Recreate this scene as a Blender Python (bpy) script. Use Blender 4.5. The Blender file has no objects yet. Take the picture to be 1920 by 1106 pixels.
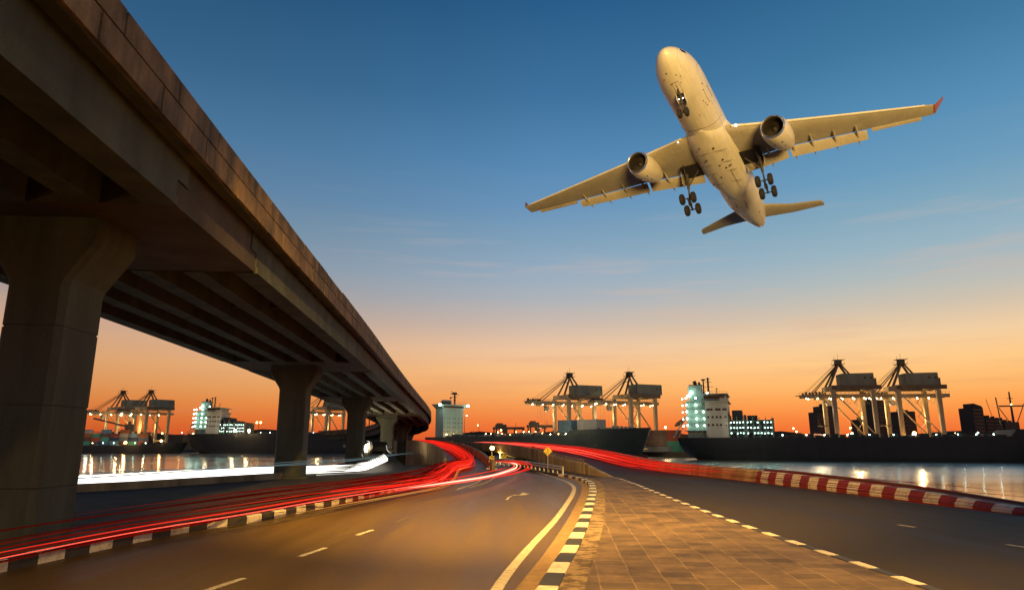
import bpy, bmesh, math, random
from mathutils import Vector, Matrix
random.seed(7)
R = math.radians
sc = bpy.context.scene
COL = sc.collection

# ------------------------------------------------------------------ camera
PITCH = R(12.5); F = 1250.0; CH = 2.0
cd = bpy.data.cameras.new('camera'); cam = bpy.data.objects.new('camera', cd); COL.objects.link(cam)
cam.location = (0, 0, CH); cam.rotation_euler = (math.pi/2 + PITCH, 0, 0)
cd.sensor_width = 36; cd.lens = 36*F/1920; cd.clip_start = .1; cd.clip_end = 20000
sc.camera = cam

# ------------------------------------------------------------------ world (dusk sky)
w = bpy.data.worlds.new("World"); sc.world = w; w.use_nodes = True
nt = w.node_tree; N = nt.nodes; L = nt.links
for n in list(N): N.remove(n)
def s2l(c):
    return tuple((x/255/12.92 if x/255 <= .04045 else ((x/255+.055)/1.055)**2.4) for x in c)
def node(tree, t, **kw):
    n = tree.nodes.new(t)
    for k, v in kw.items():
        if k.startswith('i_'):
            key = k[2:].replace('_', ' ')
            n.inputs[int(key) if key.isdigit() else key].default_value = v
        else: setattr(n, k, v)
    return n
def ramp(tree, stops, fac=None, interp='LINEAR'):
    r = tree.nodes.new('ShaderNodeValToRGB'); cr = r.color_ramp; cr.interpolation = interp
    while len(cr.elements) > 1: cr.elements.remove(cr.elements[-1])
    for i, (p, c) in enumerate(stops):
        if len(c) == 3: c = tuple(c) + (1,)
        e = cr.elements[0] if i == 0 else cr.elements.new(p)
        e.position = p; e.color = c
    if fac is not None: tree.links.new(fac, r.inputs[0])
    return r
tc = node(nt, 'ShaderNodeTexCoord'); sep = node(nt, 'ShaderNodeSeparateXYZ'); L.new(tc.outputs['Generated'], sep.inputs[0])
def el(d): return math.sin(R(d))
ELE = [(-3, (92, 44, 24)), (0, (228, 94, 46)), (1.0, (243, 114, 54)), (1.9, (250, 134, 64)), (3.0, (255, 158, 82)), (4.3, (255, 180, 108)), (6.0, (255, 196, 136)), (7.9, (242, 200, 162)), (10.0, (208, 188, 174)), (12.2, (176, 181, 188)), (14.4, (152, 174, 194)), (17, (132, 164, 190)), (20, (108, 151, 189)), (24, (86, 137, 181)), (29, (64, 116, 160)), (36, (43, 94, 139)), (60, (24, 62, 104)), (90, (16, 46, 84))]
mr = node(nt, 'ShaderNodeMapRange'); L.new(sep.outputs['Z'], mr.inputs[0])
mr.inputs[1].default_value = el(-3); mr.inputs[2].default_value = 1
rp = ramp(nt, [((el(a)-el(-3))/(1-el(-3)), s2l(c)) for a, c in ELE], mr.outputs[0])
# the glow of the set sun is brighter towards the right of the harbour, duller to the left
az = node(nt, 'ShaderNodeMapRange', i_1=-.62, i_2=.45, i_3=0., i_4=1.); L.new(sep.outputs['X'], az.inputs[0])
rl = ramp(nt, [(0, (.72, .66, .66)), (.35, (.86, .82, .8)), (.62, (1, 1, 1)), (1, (1.04, 1.11, 1.03))], az.outputs[0])
mul = node(nt, 'ShaderNodeMix', data_type='RGBA', blend_type='MULTIPLY'); mul.inputs[0].default_value = 1
L.new(rp.outputs[0], mul.inputs[6]); L.new(rl.outputs[0], mul.inputs[7])
# thin streaks of cloud
mp = node(nt, 'ShaderNodeMapping'); mp.inputs['Scale'].default_value = (2.2, 2.2, 26); L.new(tc.outputs['Generated'], mp.inputs[0])
mp.inputs['Rotation'].default_value = (0, R(3), 0)
nz = node(nt, 'ShaderNodeTexNoise', i_Scale=2.1, i_Detail=6, i_Roughness=.55); L.new(mp.outputs[0], nz.inputs[0])
cr2 = ramp(nt, [(.5, (0, 0, 0)), (.72, (1, 1, 1))], nz.outputs[0], 'EASE')
band = ramp(nt, [(0, (0, 0, 0)), (.09, (.55,)*3), (.2, (1,)*3), (.3, (.75,)*3), (.37, (.1,)*3), (.45, (0, 0, 0))], mr.outputs[0])
cm = node(nt, 'ShaderNodeMath', operation='MULTIPLY'); L.new(cr2.outputs[0], cm.inputs[0]); L.new(band.outputs[0], cm.inputs[1])
cm2 = node(nt, 'ShaderNodeMath', operation='MULTIPLY'); L.new(cm.outputs[0], cm2.inputs[0]); cm2.inputs[1].default_value = .3
cc = ramp(nt, [(0, s2l((170, 90, 60))), (.12, s2l((222, 150, 110))), (.22, s2l((226, 186, 160))), (.4, s2l((206, 190, 186)))], mr.outputs[0])
mx = node(nt, 'ShaderNodeMix', data_type='RGBA'); L.new(cm2.outputs[0], mx.inputs[0]); L.new(mul.outputs[2], mx.inputs[6]); L.new(cc.outputs[0], mx.inputs[7])
SUN_EL, SUN_AZ = -10.0, 184.0
sky = node(nt, 'ShaderNodeTexSky', sky_type='NISHITA'); sky.sun_disc = False
sky.sun_elevation = R(SUN_EL); sky.sun_rotation = R(SUN_AZ)
bg = node(nt, 'ShaderNodeBackground'); L.new(mx.outputs[2], bg.inputs[0]); bg.inputs[1].default_value = .97
bg2 = node(nt, 'ShaderNodeBackground'); L.new(sky.outputs[0], bg2.inputs[0]); bg2.inputs[1].default_value = .1
ad = node(nt, 'ShaderNodeAddShader'); L.new(bg.outputs[0], ad.inputs[0]); L.new(bg2.outputs[0], ad.inputs[1])
wo = node(nt, 'ShaderNodeOutputWorld'); L.new(ad.outputs[0], wo.inputs[0])

# ------------------------------------------------------------------ sun (already below the horizon of the ground: only the high aircraft still catches it)
sl = bpy.data.lights.new('sun', 'SUN'); sl.energy = 5.0; sl.angle = R(14); sl.color = (1, .63, .18)
so = bpy.data.objects.new('sun', sl); COL.objects.link(so)
e_, a_ = R(SUN_EL), R(SUN_AZ)
tosun = Vector((math.sin(a_)*math.cos(e_), math.cos(a_)*math.cos(e_), math.sin(e_)))
so.rotation_euler = tosun.to_track_quat('Z', 'Y').to_euler()

sc.view_settings.view_transform = 'Standard'; sc.view_settings.look = 'None'
sc.view_settings.exposure = 0; sc.view_settings.gamma = 1; sc.view_settings.use_curve_mapping = False
sc.cycles.max_bounces = 6; sc.cycles.sample_clamp_indirect = 4
sc.cycles.caustics_reflective = False; sc.cycles.caustics_refractive = False

# ------------------------------------------------------------------ helpers
def ray(u, v):
    x = (u-960)/F; up = (553-v)/F
    return Vector((x, math.cos(PITCH)-up*math.sin(PITCH), math.sin(PITCH)+up*math.cos(PITCH)))
def G(u, v, z=0.0):          # where the line of sight through a pixel of the photograph meets the level z
    d = ray(u, v); t = (z-CH)/d.z
    return Vector((d.x*t, d.y*t, z))
def cx(u, Y, v=800): d = ray(u, v); return d.x/d.y*Y
def D(u, v, Y):              # ... and where it reaches the distance Y
    d = ray(u, v); t = Y/d.y
    return Vector((d.x*t, Y, CH+d.z*t))

class MB:
    def __init__(s): s.v = []; s.f = []; s.m = []
    def add(s, vs, fs, mi=0):
        o = len(s.v); s.v += [tuple(v) for v in vs]; s.f += [tuple(i+o for i in f) for f in fs]; s.m += [mi]*len(fs); return s
    def box(s, x0, x1, y0, y1, z0, z1, mi=0, M=None):
        vs = [Vector((x, y, z)) for z in (z0, z1) for y in (y0, y1) for x in (x0, x1)]
        if M is not None: vs = [M @ v for v in vs]
        return s.add(vs, [(0, 2, 3, 1), (4, 5, 7, 6), (0, 1, 5, 4), (2, 6, 7, 3), (0, 4, 6, 2), (1, 3, 7, 5)], mi)
    def beam(s, a, b, w, h=None, mi=0, up=(0, 0, 1)):
        a = Vector(a); b = Vector(b); h = h or w; d = (b-a)
        if d.length < 1e-6: return s
        d.normalize(); u = Vector(up)
        if abs(d.dot(u)) > .98: u = Vector((0, 1, 0))
        r = d.cross(u).normalized(); u = r.cross(d)
        vs = []
        for p in (a, b):
            for q in ((-1, -1), (1, -1), (1, 1), (-1, 1)): vs.append(p + r*q[0]*w/2 + u*q[1]*h/2)
        return s.add(vs, [(3, 2, 1, 0), (4, 5, 6, 7), (0, 1, 5, 4), (1, 2, 6, 5), (2, 3, 7, 6), (3, 0, 4, 7)], mi)
    def tube(s, pts, r, n=8, mi=0, cap=True, ends=None):
        pts = [Vector(p) for p in pts]; m = len(pts); vs = []; fs = []
        for i, p in enumerate(pts):
            d = (pts[min(i+1, m-1)]-pts[max(i-1, 0)]).normalized()
            u = Vector((0, 0, 1)) if abs(d.z) < .95 else Vector((0, 1, 0))
            a = d.cross(u).normalized(); b = a.cross(d)
            rr = r[i] if isinstance(r, (list, tuple)) else r
            for k in range(n):
                t = 2*math.pi*k/n; vs.append(p + a*rr*math.cos(t) + b*rr*math.sin(t))
        for i in range(m-1):
            for k in range(n): fs.append((i*n+k, i*n+(k+1) % n, (i+1)*n+(k+1) % n, (i+1)*n+k))
        if cap: fs += [tuple(range(n))[::-1], tuple((m-1)*n+k for k in range(n))]
        return s.add(vs, fs, mi)
    def prism(s, poly, y0, y1, mi=0, M=None):      # poly in x,z extruded along y
        n = len(poly); vs = [Vector((x, y0, z)) for x, z in poly] + [Vector((x, y1, z)) for x, z in poly]
        if M is not None: vs = [M @ v for v in vs]
        return s.add(vs, [tuple(range(n)), tuple(range(2*n-1, n-1, -1))] + [(i, i+n, (i+1) % n+n, (i+1) % n) for i in range(n)], mi)
    def loft(s, rings, mi=0, cap=True, closed=True):
        n = len(rings[0]); vs = [p for r in rings for p in r]; fs = []
        for i in range(len(rings)-1):
            for k in range(n if closed else n-1): fs.append((i*n+k, i*n+(k+1) % n, (i+1)*n+(k+1) % n, (i+1)*n+k))
        if cap: fs += [tuple(range(n))[::-1], tuple((len(rings)-1)*n+k for k in range(n))]
        return s.add(vs, fs, mi)
    def sphere(s, c, r, mi=0, n=8, m=5, sc=(1, 1, 1)):
        c = Vector(c); rings = []
        for i in range(m+1):
            p = math.pi*i/m; rr = max(math.sin(p), .02)
            rings.append([c + Vector((r*rr*math.cos(2*math.pi*k/n)*sc[0], r*rr*math.sin(2*math.pi*k/n)*sc[1], r*math.cos(p)*sc[2])) for k in range(n)])
        return s.loft(rings, mi)
    def disc(s, c, r, normal, n=20, mi=0):
        c = Vector(c); nn = Vector(normal).normalized(); a = nn.orthogonal().normalized(); b = nn.cross(a)
        return s.add([c+a*r*math.cos(2*math.pi*k/n)+b*r*math.sin(2*math.pi*k/n) for k in range(n)], [tuple(range(n))], mi)
    def build(s, name, mats, parent=None, smooth=False, bevel=0, label=None, angle=35):
        me = bpy.data.meshes.new(name); me.from_pydata(s.v, [], s.f); me.update()
        bm = bmesh.new(); bm.from_mesh(me); bmesh.ops.recalc_face_normals(bm, faces=bm.faces); bm.to_mesh(me); bm.free()
        if not isinstance(mats, (list, tuple)): mats = [mats]
        for m in mats: me.materials.append(m)
        if len(mats) > 1:
            for p, mi in zip(me.polygons, s.m): p.material_index = mi
        if smooth:
            for p in me.polygons: p.use_smooth = True
            try: me.set_sharp_from_angle(angle=R(angle))
            except Exception: pass
        o = bpy.data.objects.new(name, me); COL.objects.link(o)
        if parent is not None: o.parent = parent
        if bevel:
            b = o.modifiers.new('b', 'BEVEL'); b.width = bevel; b.segments = 2; b.limit_method = 'ANGLE'
        if label: o['label'] = label
        return o
def empty(name, loc=(0, 0, 0), rz=0, label=None, cat=None, group=None):
    o = bpy.data.objects.new(name, None); COL.objects.link(o); o.location = loc; o.rotation_euler = (0, 0, rz)
    o.empty_display_size = .1
    return tag(o, label, cat, group)
def tag(o, label=None, cat=None, group=None, kind=None):
    if label: o['label'] = label
    if cat: o['category'] = cat
    if group: o['group'] = group
    if kind: o['kind'] = kind
    return o
KIDS = {}
def copy_tree(o, parent=None, first=True):
    c = o.copy(); COL.objects.link(c); c.parent = parent
    for ch in list(o.children): copy_tree(ch, c)
    return c

# ------------------------------------------------------------------ materials
def principled(name, col, rough=.7, metal=0, spec=.5):
    m = bpy.data.materials.new(name); m.use_nodes = True
    b = m.node_tree.nodes['Principled BSDF']
    b.inputs['Base Color'].default_value = tuple(col)+(1,); b.inputs['Roughness'].default_value = rough
    b.inputs['Metallic'].default_value = metal; b.inputs['Specular IOR Level'].default_value = spec
    return m, m.node_tree, b
def weathered(name, col, col2=None, rough=.75, scale=1.5, streak=False, sz=.13, bump=.15, metal=0, spec=.4, contrast=(.35, .7), fine=40):
    """paint or concrete with patches, optional rain streaks running down, and a fine grain"""
    m, t, b = principled(name, col, rough, metal, spec)
    col2 = col2 or tuple(c*.55 for c in col)
    tcn = node(t, 'ShaderNodeTexCoord')
    mpn = node(t, 'ShaderNodeMapping'); t.links.new(tcn.outputs['Object'], mpn.inputs[0])
    if streak: mpn.inputs['Scale'].default_value = (1, 1, sz)
    n1 = node(t, 'ShaderNodeTexNoise', i_Scale=scale, i_Detail=8, i_Roughness=.62); t.links.new(mpn.outputs[0], n1.inputs[0])
    r1 = ramp(t, [(contrast[0], tuple(col2)), (contrast[1], tuple(col))], n1.outputs[0])
    n2 = node(t, 'ShaderNodeTexNoise', i_Scale=fine, i_Detail=4, i_Roughness=.6); t.links.new(tcn.outputs['Object'], n2.inputs[0])
    r2 = ramp(t, [(.3, (.78,)*3), (.7, (1.12,)*3)], n2.outputs[0])
    mm = node(t, 'ShaderNodeMix', data_type='RGBA', blend_type='MULTIPLY'); mm.inputs[0].default_value = 1
    t.links.new(r1.outputs[0], mm.inputs[6]); t.links.new(r2.outputs[0], mm.inputs[7]); t.links.new(mm.outputs[2], b.inputs['Base Color'])
    bp = node(t, 'ShaderNodeBump', i_Strength=bump, i_Distance=.02); t.links.new(n2.outputs[0], bp.inputs['Height']); t.links.new(bp.outputs[0], b.inputs['Normal'])
    return m
def emis(name, col, st):
    m = bpy.data.materials.new(name); m.use_nodes = True; t = m.node_tree
    t.nodes.remove(t.nodes['Principled BSDF']); e = node(t, 'ShaderNodeEmission'); e.inputs[0].default_value = tuple(col)+(1,); e.inputs[1].default_value = st
    t.links.new(e.outputs[0], t.nodes['Material Output'].inputs[0]); return m

def asphalt_mat(name, base, rough0, rough1, stretch=(1.5, .12, 1)):
    m, t, b = principled(name, base, .5, 0, .22)
    tcn = node(t, 'ShaderNodeTexCoord')
    mpn = node(t, 'ShaderNodeMapping'); mpn.inputs['Scale'].default_value = stretch; t.links.new(tcn.outputs['Object'], mpn.inputs[0])
    n1 = node(t, 'ShaderNodeTexNoise', i_Scale=.55, i_Detail=6, i_Roughness=.6); t.links.new(mpn.outputs[0], n1.inputs[0])
    r1 = ramp(t, [(.3, tuple(c*.72 for c in base)), (.72, tuple(c*1.3 for c in base))], n1.outputs[0])
    n2 = node(t, 'ShaderNodeTexNoise', i_Scale=48, i_Detail=4, i_Roughness=.7); t.links.new(tcn.outputs['Object'], n2.inputs[0])
    r2 = ramp(t, [(.34, (.42,)*3), (.66, (1.6,)*3)], n2.outputs[0])
    mm = node(t, 'ShaderNodeMix', data_type='RGBA', blend_type='MULTIPLY'); mm.inputs[0].default_value = 1
    t.links.new(r1.outputs[0], mm.inputs[6]); t.links.new(r2.outputs[0], mm.inputs[7]); t.links.new(mm.outputs[2], b.inputs['Base Color'])
    rr = node(t, 'ShaderNodeMapRange', i_1=.3, i_2=.7, i_3=rough0, i_4=rough1); t.links.new(n1.outputs[0], rr.inputs[0]); t.links.new(rr.outputs[0], b.inputs['Roughness'])
    bp = node(t, 'ShaderNodeBump', i_Strength=.35, i_Distance=.006); t.links.new(n2.outputs[0], bp.inputs['Height']); t.links.new(bp.outputs[0], b.inputs['Normal'])
    return m

M = {}
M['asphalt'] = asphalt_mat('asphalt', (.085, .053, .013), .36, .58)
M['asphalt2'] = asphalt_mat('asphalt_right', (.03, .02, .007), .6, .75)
M['soil'] = weathered('soil', (.07, .05, .033), (.035, .026, .018), .95, .8, bump=.6, fine=18)
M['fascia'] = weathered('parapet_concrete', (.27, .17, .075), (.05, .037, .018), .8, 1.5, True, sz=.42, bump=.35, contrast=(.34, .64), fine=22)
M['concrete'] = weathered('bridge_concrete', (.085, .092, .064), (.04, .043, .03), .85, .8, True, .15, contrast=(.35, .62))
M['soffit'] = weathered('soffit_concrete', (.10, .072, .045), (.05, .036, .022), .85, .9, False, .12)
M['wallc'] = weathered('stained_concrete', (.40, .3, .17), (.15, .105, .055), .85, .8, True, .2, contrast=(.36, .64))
M['kwhite'] = weathered('kerb_white_paint', (.56, .5, .4), (.34, .28, .2), .7, 5, bump=.3, contrast=(.32, .5))
M['kblack'] = weathered('kerb_black_paint', (.022, .02, .018), (.045, .04, .033), .6, 4, bump=.2)
M['kred'] = weathered('barrier_red_paint', (.22, .028, .02), (.13, .02, .015), .6, 3, bump=.15)
M['gutter'] = weathered('gutter_concrete', (.26, .165, .08), (.17, .105, .05), .85, 3, bump=.2)
M['line'] = weathered('road_paint', (.42, .36, .27), (.24, .2, .14), .7, 9, bump=.2, contrast=(.3, .5))
M['linew'] = weathered('worn_road_paint', (.16, .13, .1), (.07, .055, .04), .7, 9, bump=.2, contrast=(.4, .6))
M['steel'] = weathered('galvanised_steel', (.42, .42, .4), (.28, .27, .25), .45, 3, metal=.5)
M['yellow'] = weathered('sign_yellow', (.95, .72, .05), (.85, .6, .04), .5, 5, bump=.02)
M['black'] = principled('sign_black', (.012, .012, .012), .5)[0]
M['signblue'] = principled('sign_blue', (.03, .16, .42), .5)[0]
M['whitep'] = principled('white_panel', (.75, .75, .72), .5)[0]
M['crane'] = weathered('crane_cream_paint', (.55, .42, .22), (.4, .29, .15), .6, .35, True, .05)
M['cranedark'] = weathered('crane_upper_paint', (.17, .12, .07), (.1, .07, .045), .65, .35, True, .05)
M['house'] = weathered('machinery_house_paint', (.17, .19, .155), (.12, .135, .11), .6, .3, True, .05)
M['hullblack'] = weathered('black_hull_paint', (.012, .014, .012), (.02, .02, .017), .55, .3, True, .05)
M['hullgreen'] = weathered('dark_green_hull_paint', (.05, .066, .05), (.03, .04, .03), .5, .12, False, .04)
M['hullred'] = weathered('antifouling_red', (.10, .03, .02), (.06, .02, .015), .7, .2)
M['shipwhite'] = weathered('ship_cream_paint', (.56, .5, .4), (.42, .37, .28), .55, .25, True, .04)
M['shipteal'] = weathered('ship_lamp_tint_paint', (.34, .42, .35), (.24, .31, .26), .55, .25, True, .04)  # green cast of the deck lamps is mixed into this pale paint
M['shipdark'] = weathered('ship_dark_fittings', (.05, .05, .045), (.03, .03, .03), .6, .4)
M['glassdk'] = principled('dark_glass', (.02, .025, .03), .15)[0]
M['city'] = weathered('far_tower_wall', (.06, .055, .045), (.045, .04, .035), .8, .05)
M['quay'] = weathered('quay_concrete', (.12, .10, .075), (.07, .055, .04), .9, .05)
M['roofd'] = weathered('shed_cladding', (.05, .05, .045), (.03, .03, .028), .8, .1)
M['sodium'] = emis('sodium_lamp', (1, .50, .14), 40)
M['warmw'] = emis('warm_white_lamp', (1, .78, .42), 45)
M['coolw'] = emis('cool_white_lamp', (.62, 1, .86), 26)
M['redl'] = emis('red_lamp', (1, .05, .02), 12)
M['winlit'] = emis('lit_window', (1, .8, .4), 1.6)
def cont(nm, c): return weathered('container_'+nm, c, tuple(x*.6 for x in c), .6, .4, True, .1)
CM = {'blue': cont('blue', (.2, .32, .36)), 'navy': cont('navy', (.03, .06, .12)), 'white': cont('white', (.5, .46, .37)), 'red': cont('red', (.4, .07, .03)), 'green': cont('green', (.08, .32, .2)), 'brown': cont('brown', (.16, .08, .05)), 'orange': cont('orange', (.5, .16, .04)), 'grey': cont('grey', (.2, .21, .2))}

# ------------------------------------------------------------------ paths
def catmull(P, per=8):
    P = [Vector(p) for p in P]; out = []
    for i in range(len(P)-1):
        p0 = P[max(i-1, 0)]; p1 = P[i]; p2 = P[i+1]; p3 = P[min(i+2, len(P)-1)]
        if i == 0: p0 = p1*2-p2
        if i == len(P)-2: p3 = p2*2-p1
        d01 = max((p1-p0).length, 1e-6)**.5; d12 = max((p2-p1).length, 1e-6)**.5; d23 = max((p3-p2).length, 1e-6)**.5
        m1 = (p2-p1)+((p1-p0)/d01-(p2-p0)/(d01+d12))*d12
        m2 = (p2-p1)+((p3-p2)/d23-(p3-p1)/(d12+d23))*d12
        for k in range(per):
            t = k/per; t2 = t*t; t3 = t2*t
            out.append(p1*(2*t3-3*t2+1)+m1*(t3-2*t2+t)+p2*(-2*t3+3*t2)+m2*(t3-t2))
    out.append(P[-1]); return out
class Path:
    def __init__(s, P, per=10):
        s.p = catmull([p if len(p) == 3 else (p[0], p[1], 0) for p in P], per); s.s = [0]
        for a, b in zip(s.p, s.p[1:]): s.s.append(s.s[-1]+(Vector((b.x-a.x, b.y-a.y, 0))).length)
        s.L = s.s[-1]
    def at(s, d):
        d = min(max(d, 0), s.L); lo, hi = 0, len(s.s)-1
        while hi-lo > 1:
            m = (lo+hi)//2
            if s.s[m] <= d: lo = m
            else: hi = m
        t = (d-s.s[lo])/max(s.s[hi]-s.s[lo], 1e-9)
        return s.p[lo].lerp(s.p[hi], t)
    def right(s, d):
        a = s.at(d-.4); b = s.at(d+.4); v = b-a; v.z = 0; v.normalize(); return Vector((v.y, -v.x, 0))
    def off(s, d, lat, z=0): return s.at(d)+s.right(d)*lat+Vector((0, 0, z))
    def sy(s, Y):            # distance along at which the path passes Y
        lo, hi = 0, s.L
        for _ in range(40):
            m = (lo+hi)/2
            if s.at(m).y < Y: lo = m
            else: hi = m
        return lo
def steps(a, b, st):
    n = max(1, int(math.ceil((b-a)/st))); return [a+(b-a)*i/n for i in range(n+1)]
def sweep(mb, path, prof, s0, s1, st=2.0, mi=0, cap=True):
    rings = [[path.off(d, q[0], q[1]) for q in prof] for d in steps(s0, s1, st)]
    return mb.loft(rings, mi, cap)
def ribbon(mb, A, B, n, z=0, mi=0):
    vs = []
    for i in range(n+1):
        a = A.at(A.L*i/n); b = B.at(B.L*i/n); vs += [a+Vector((0, 0, z)), b+Vector((0, 0, z))]
    return mb.add(vs, [(2*i, 2*i+1, 2*i+3, 2*i+2) for i in range(n)], mi)

# ------------------------------------------------------------------ ground, water, far bank
m = MB(); m.add([(-9000, -75, -9), (9000, -75, -9), (9000, 12000, -9), (-9000, 12000, -9)], [(0, 1, 2, 3)])
tag(m.build('ground', M['soil']), kind='structure')
def land(name, left, right, mat, zs=None, depth=-9):
    n = len(left); m = MB(); vs = []
    for (a, b) in zip(left, right):
        a = Vector(a); b = Vector(b); vs += [Vector((a.x, a.y, depth)), a, a.lerp(b, .33), a.lerp(b, .66), b, Vector((b.x, b.y, depth))]
    fs = []
    for i in range(n-1):
        for k in range(5): fs.append((6*i+k, 6*i+k+1, 6*i+6+k+1, 6*i+6+k))
    fs += [tuple(range(6)), tuple(range(6*(n-1), 6*n))]
    m.add(vs, fs); return tag(m.build(name, mat), kind='structure')
lf = [(-300, -75, 0), (-300, 0, 0), (-200, 20, 0), (-60, 31, 0), (-26, 38.5, 0), (-18, 44, 0), (-14.4, 47.5, 0), (-13.6, 50, 0), (-15.5, 64, 0), (-20, 76, -2), (-24, 88, -3.4), (-40, 140, -3.6), (-60, 185, -3.8)]
rt = [(300, -75, 0), (300, 4, 0), (17.6, 10, 0), (15.8, 20, 0), (14.4, 31, 0), (13.2, 44, 0), (12.7, 47.5, 0), (12.4, 50, 0), (11.2, 64, 0), (10.5, 76, -2), (9, 88, -3.4), (0, 140, -3.6), (-20, 190, -3.8)]
land('terrain', lf, rt, M['soil'])
fl = [(-1500, 540, -2.5), (-400, 528, -2.5), (-160, 520, -2.5), (-45, 503, -2.5), (-20, 462, -2.5), (60, 372, -2.5), (92, 338, -2.5), (180, 308, -2.5), (300, 280, -2.5), (900, 200, -2.5)]
m = MB(); n = len(fl)
vs = [Vector(p) for p in fl]+[Vector((p[0]*8, 11000, -2.5)) for p in fl]+[Vector((p[0], p[1], -9)) for p in fl]
fs = [(i, i+1, n+i+1, n+i) for i in range(n-1)]+[(i, i+1, 2*n+i+1, 2*n+i) for i in range(n-1)]
m.add(vs, fs); tag(m.build('far_bank', M['quay']), kind='structure')

wm, t, b = principled('water', (.95, .87, .74), .12, .95, .5)
b.inputs['IOR'].default_value = 1.33
b.inputs['Anisotropic'].default_value = .8
tg = node(t, 'ShaderNodeCombineXYZ', i_0=1., i_1=0., i_2=0.); t.links.new(tg.outputs[0], b.inputs['Tangent'])
tcn = node(t, 'ShaderNodeTexCoord'); mpn = node(t, 'ShaderNodeMapping'); mpn.inputs['Scale'].default_value = (.05, 1.1, 1); t.links.new(tcn.outputs['Object'], mpn.inputs[0])
n1 = node(t, 'ShaderNodeTexNoise', i_Scale=.42, i_Detail=5, i_Roughness=.6); t.links.new(mpn.outputs[0], n1.inputs[0])
bp = node(t, 'ShaderNodeBump', i_Strength=.25, i_Distance=.1); t.links.new(n1.outputs[0], bp.inputs['Height']); t.links.new(bp.outputs[0], b.inputs['Normal'])
mpn2 = node(t, 'ShaderNodeMapping'); mpn2.inputs['Scale'].default_value = (.006, .03, 1); t.links.new(tcn.outputs['Object'], mpn2.inputs[0])
n2 = node(t, 'ShaderNodeTexNoise', i_Scale=1, i_Detail=4); t.links.new(mpn2.outputs[0], n2.inputs[0])
rr = node(t, 'ShaderNodeMapRange', i_1=.4, i_2=.6, i_3=.1, i_4=.14); t.links.new(n2.outputs[0], rr.inputs[0]); sw = node(t, 'ShaderNodeSeparateXYZ'); t.links.new(tcn.outputs['Object'], sw.inputs[0])      # the breeze ruffles the far reach in front of the black ship
w1 = node(t, 'ShaderNodeMapRange', i_1=112., i_2=140., i_3=0., i_4=1., interpolation_type='SMOOTHSTEP'); t.links.new(sw.outputs['Y'], w1.inputs[0])
w2 = node(t, 'ShaderNodeMapRange', i_1=-30., i_2=10., i_3=0., i_4=.09); t.links.new(sw.outputs['X'], w2.inputs[0])
w3 = node(t, 'ShaderNodeMath', operation='MULTIPLY_ADD'); t.links.new(w1.outputs[0], w3.inputs[0]); t.links.new(w2.outputs[0], w3.inputs[1]); t.links.new(rr.outputs[0], w3.inputs[2])
t.links.new(w3.outputs[0], b.inputs['Roughness'])
m = MB(); m.add([(-9000, -74, -5), (9000, -74, -5), (9000, 2000, -5), (-9000, 2000, -5)], [(0, 1, 2, 3)])
tag(m.build('water', wm), kind='structure')

# ------------------------------------------------------------------ roads
LK = [(-9.5, -60), (-8.9, 0), (-8.35, 8), (-8.04, 11.6)] + [tuple(G(u, v)[:2]) for u, v in [(221, 1025), (320, 1004), (398, 990), (460, 982), (604, 953), (713, 927.5), (783, 907.5)]]
LKP = Path(LK)                                     # left kerb line, up to the merge
RK = [(-1.4, -60), (-1.0, 0)] + [tuple(G(u, v)[:2]) for u, v in [(1014, 1106), (1055, 1039), (1081, 990), (1097, 951), (1105, 920), (1100, 908), (1085, 900.5), (1060, 894.5), (1040, 892)]] + [(1.2, 46.5), (.2, 54), (-.6, 66)]
RKP = Path(RK)
LK2 = Path([tuple(p[:2]) for p in LKP.p[::10]] + [(-5.2, 46), (-6, 56), (-7, 66)])
m = MB(); ribbon(m, LK2, RKP, 120, .004)
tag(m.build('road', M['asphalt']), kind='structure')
# right road: level, then climbing on to the overpass
RL = Path([(5.2, -60), (5.5, 0), (5.62, 10), (5.5, 16), (5.6, 23.4), (5.85, 33), (5.75, 39), (4.9, 44.5, 0), (3.7, 52, .22), (2.1, 62, .75), (-1.6, 80, 1.2), (-7, 100, 1.38), (-14, 122, 1.3), (-26, 152, .8)])
RR = Path([(21, -60), (16.4, 0), (15.45, 10), (14.5, 20.2), (12.9, 35.4), (11.6, 43), (10.6, 50, .08), (9.9, 58, .32), (8.6, 70, .7), (6.3, 85, .98), (2.8, 105, 1.27), (-2.9, 130, 1.5), (-11, 160, 1.3), (-24, 190, .8)])
def strip(A, B, Y0, Y1, n, z, name, mat, kind='structure'):
    m = MB(); vs = []
    for i in range(n+1):
        k = i/n
        a = A.at(A.sy(Y0)+(A.sy(Y1)-A.sy(Y0))*k) if Y1 else A.at(A.L*k); b = B.at(B.sy(Y0)+(B.L-B.sy(Y0))*k if Y1 is None else B.sy(Y0)+(B.sy(Y1)-B.sy(Y0))*k)
        vs += [a+Vector((0, 0, z)), b+Vector((0, 0, z))]
    m.add(vs, [(2*i, 2*i+1, 2*i+3, 2*i+2) for i in range(n)]); return tag(m.build(name, mat), kind=kind)
strip(RL, RR, -59, 44, 60, .004, 'ramp_road', M['asphalt2'])
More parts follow.
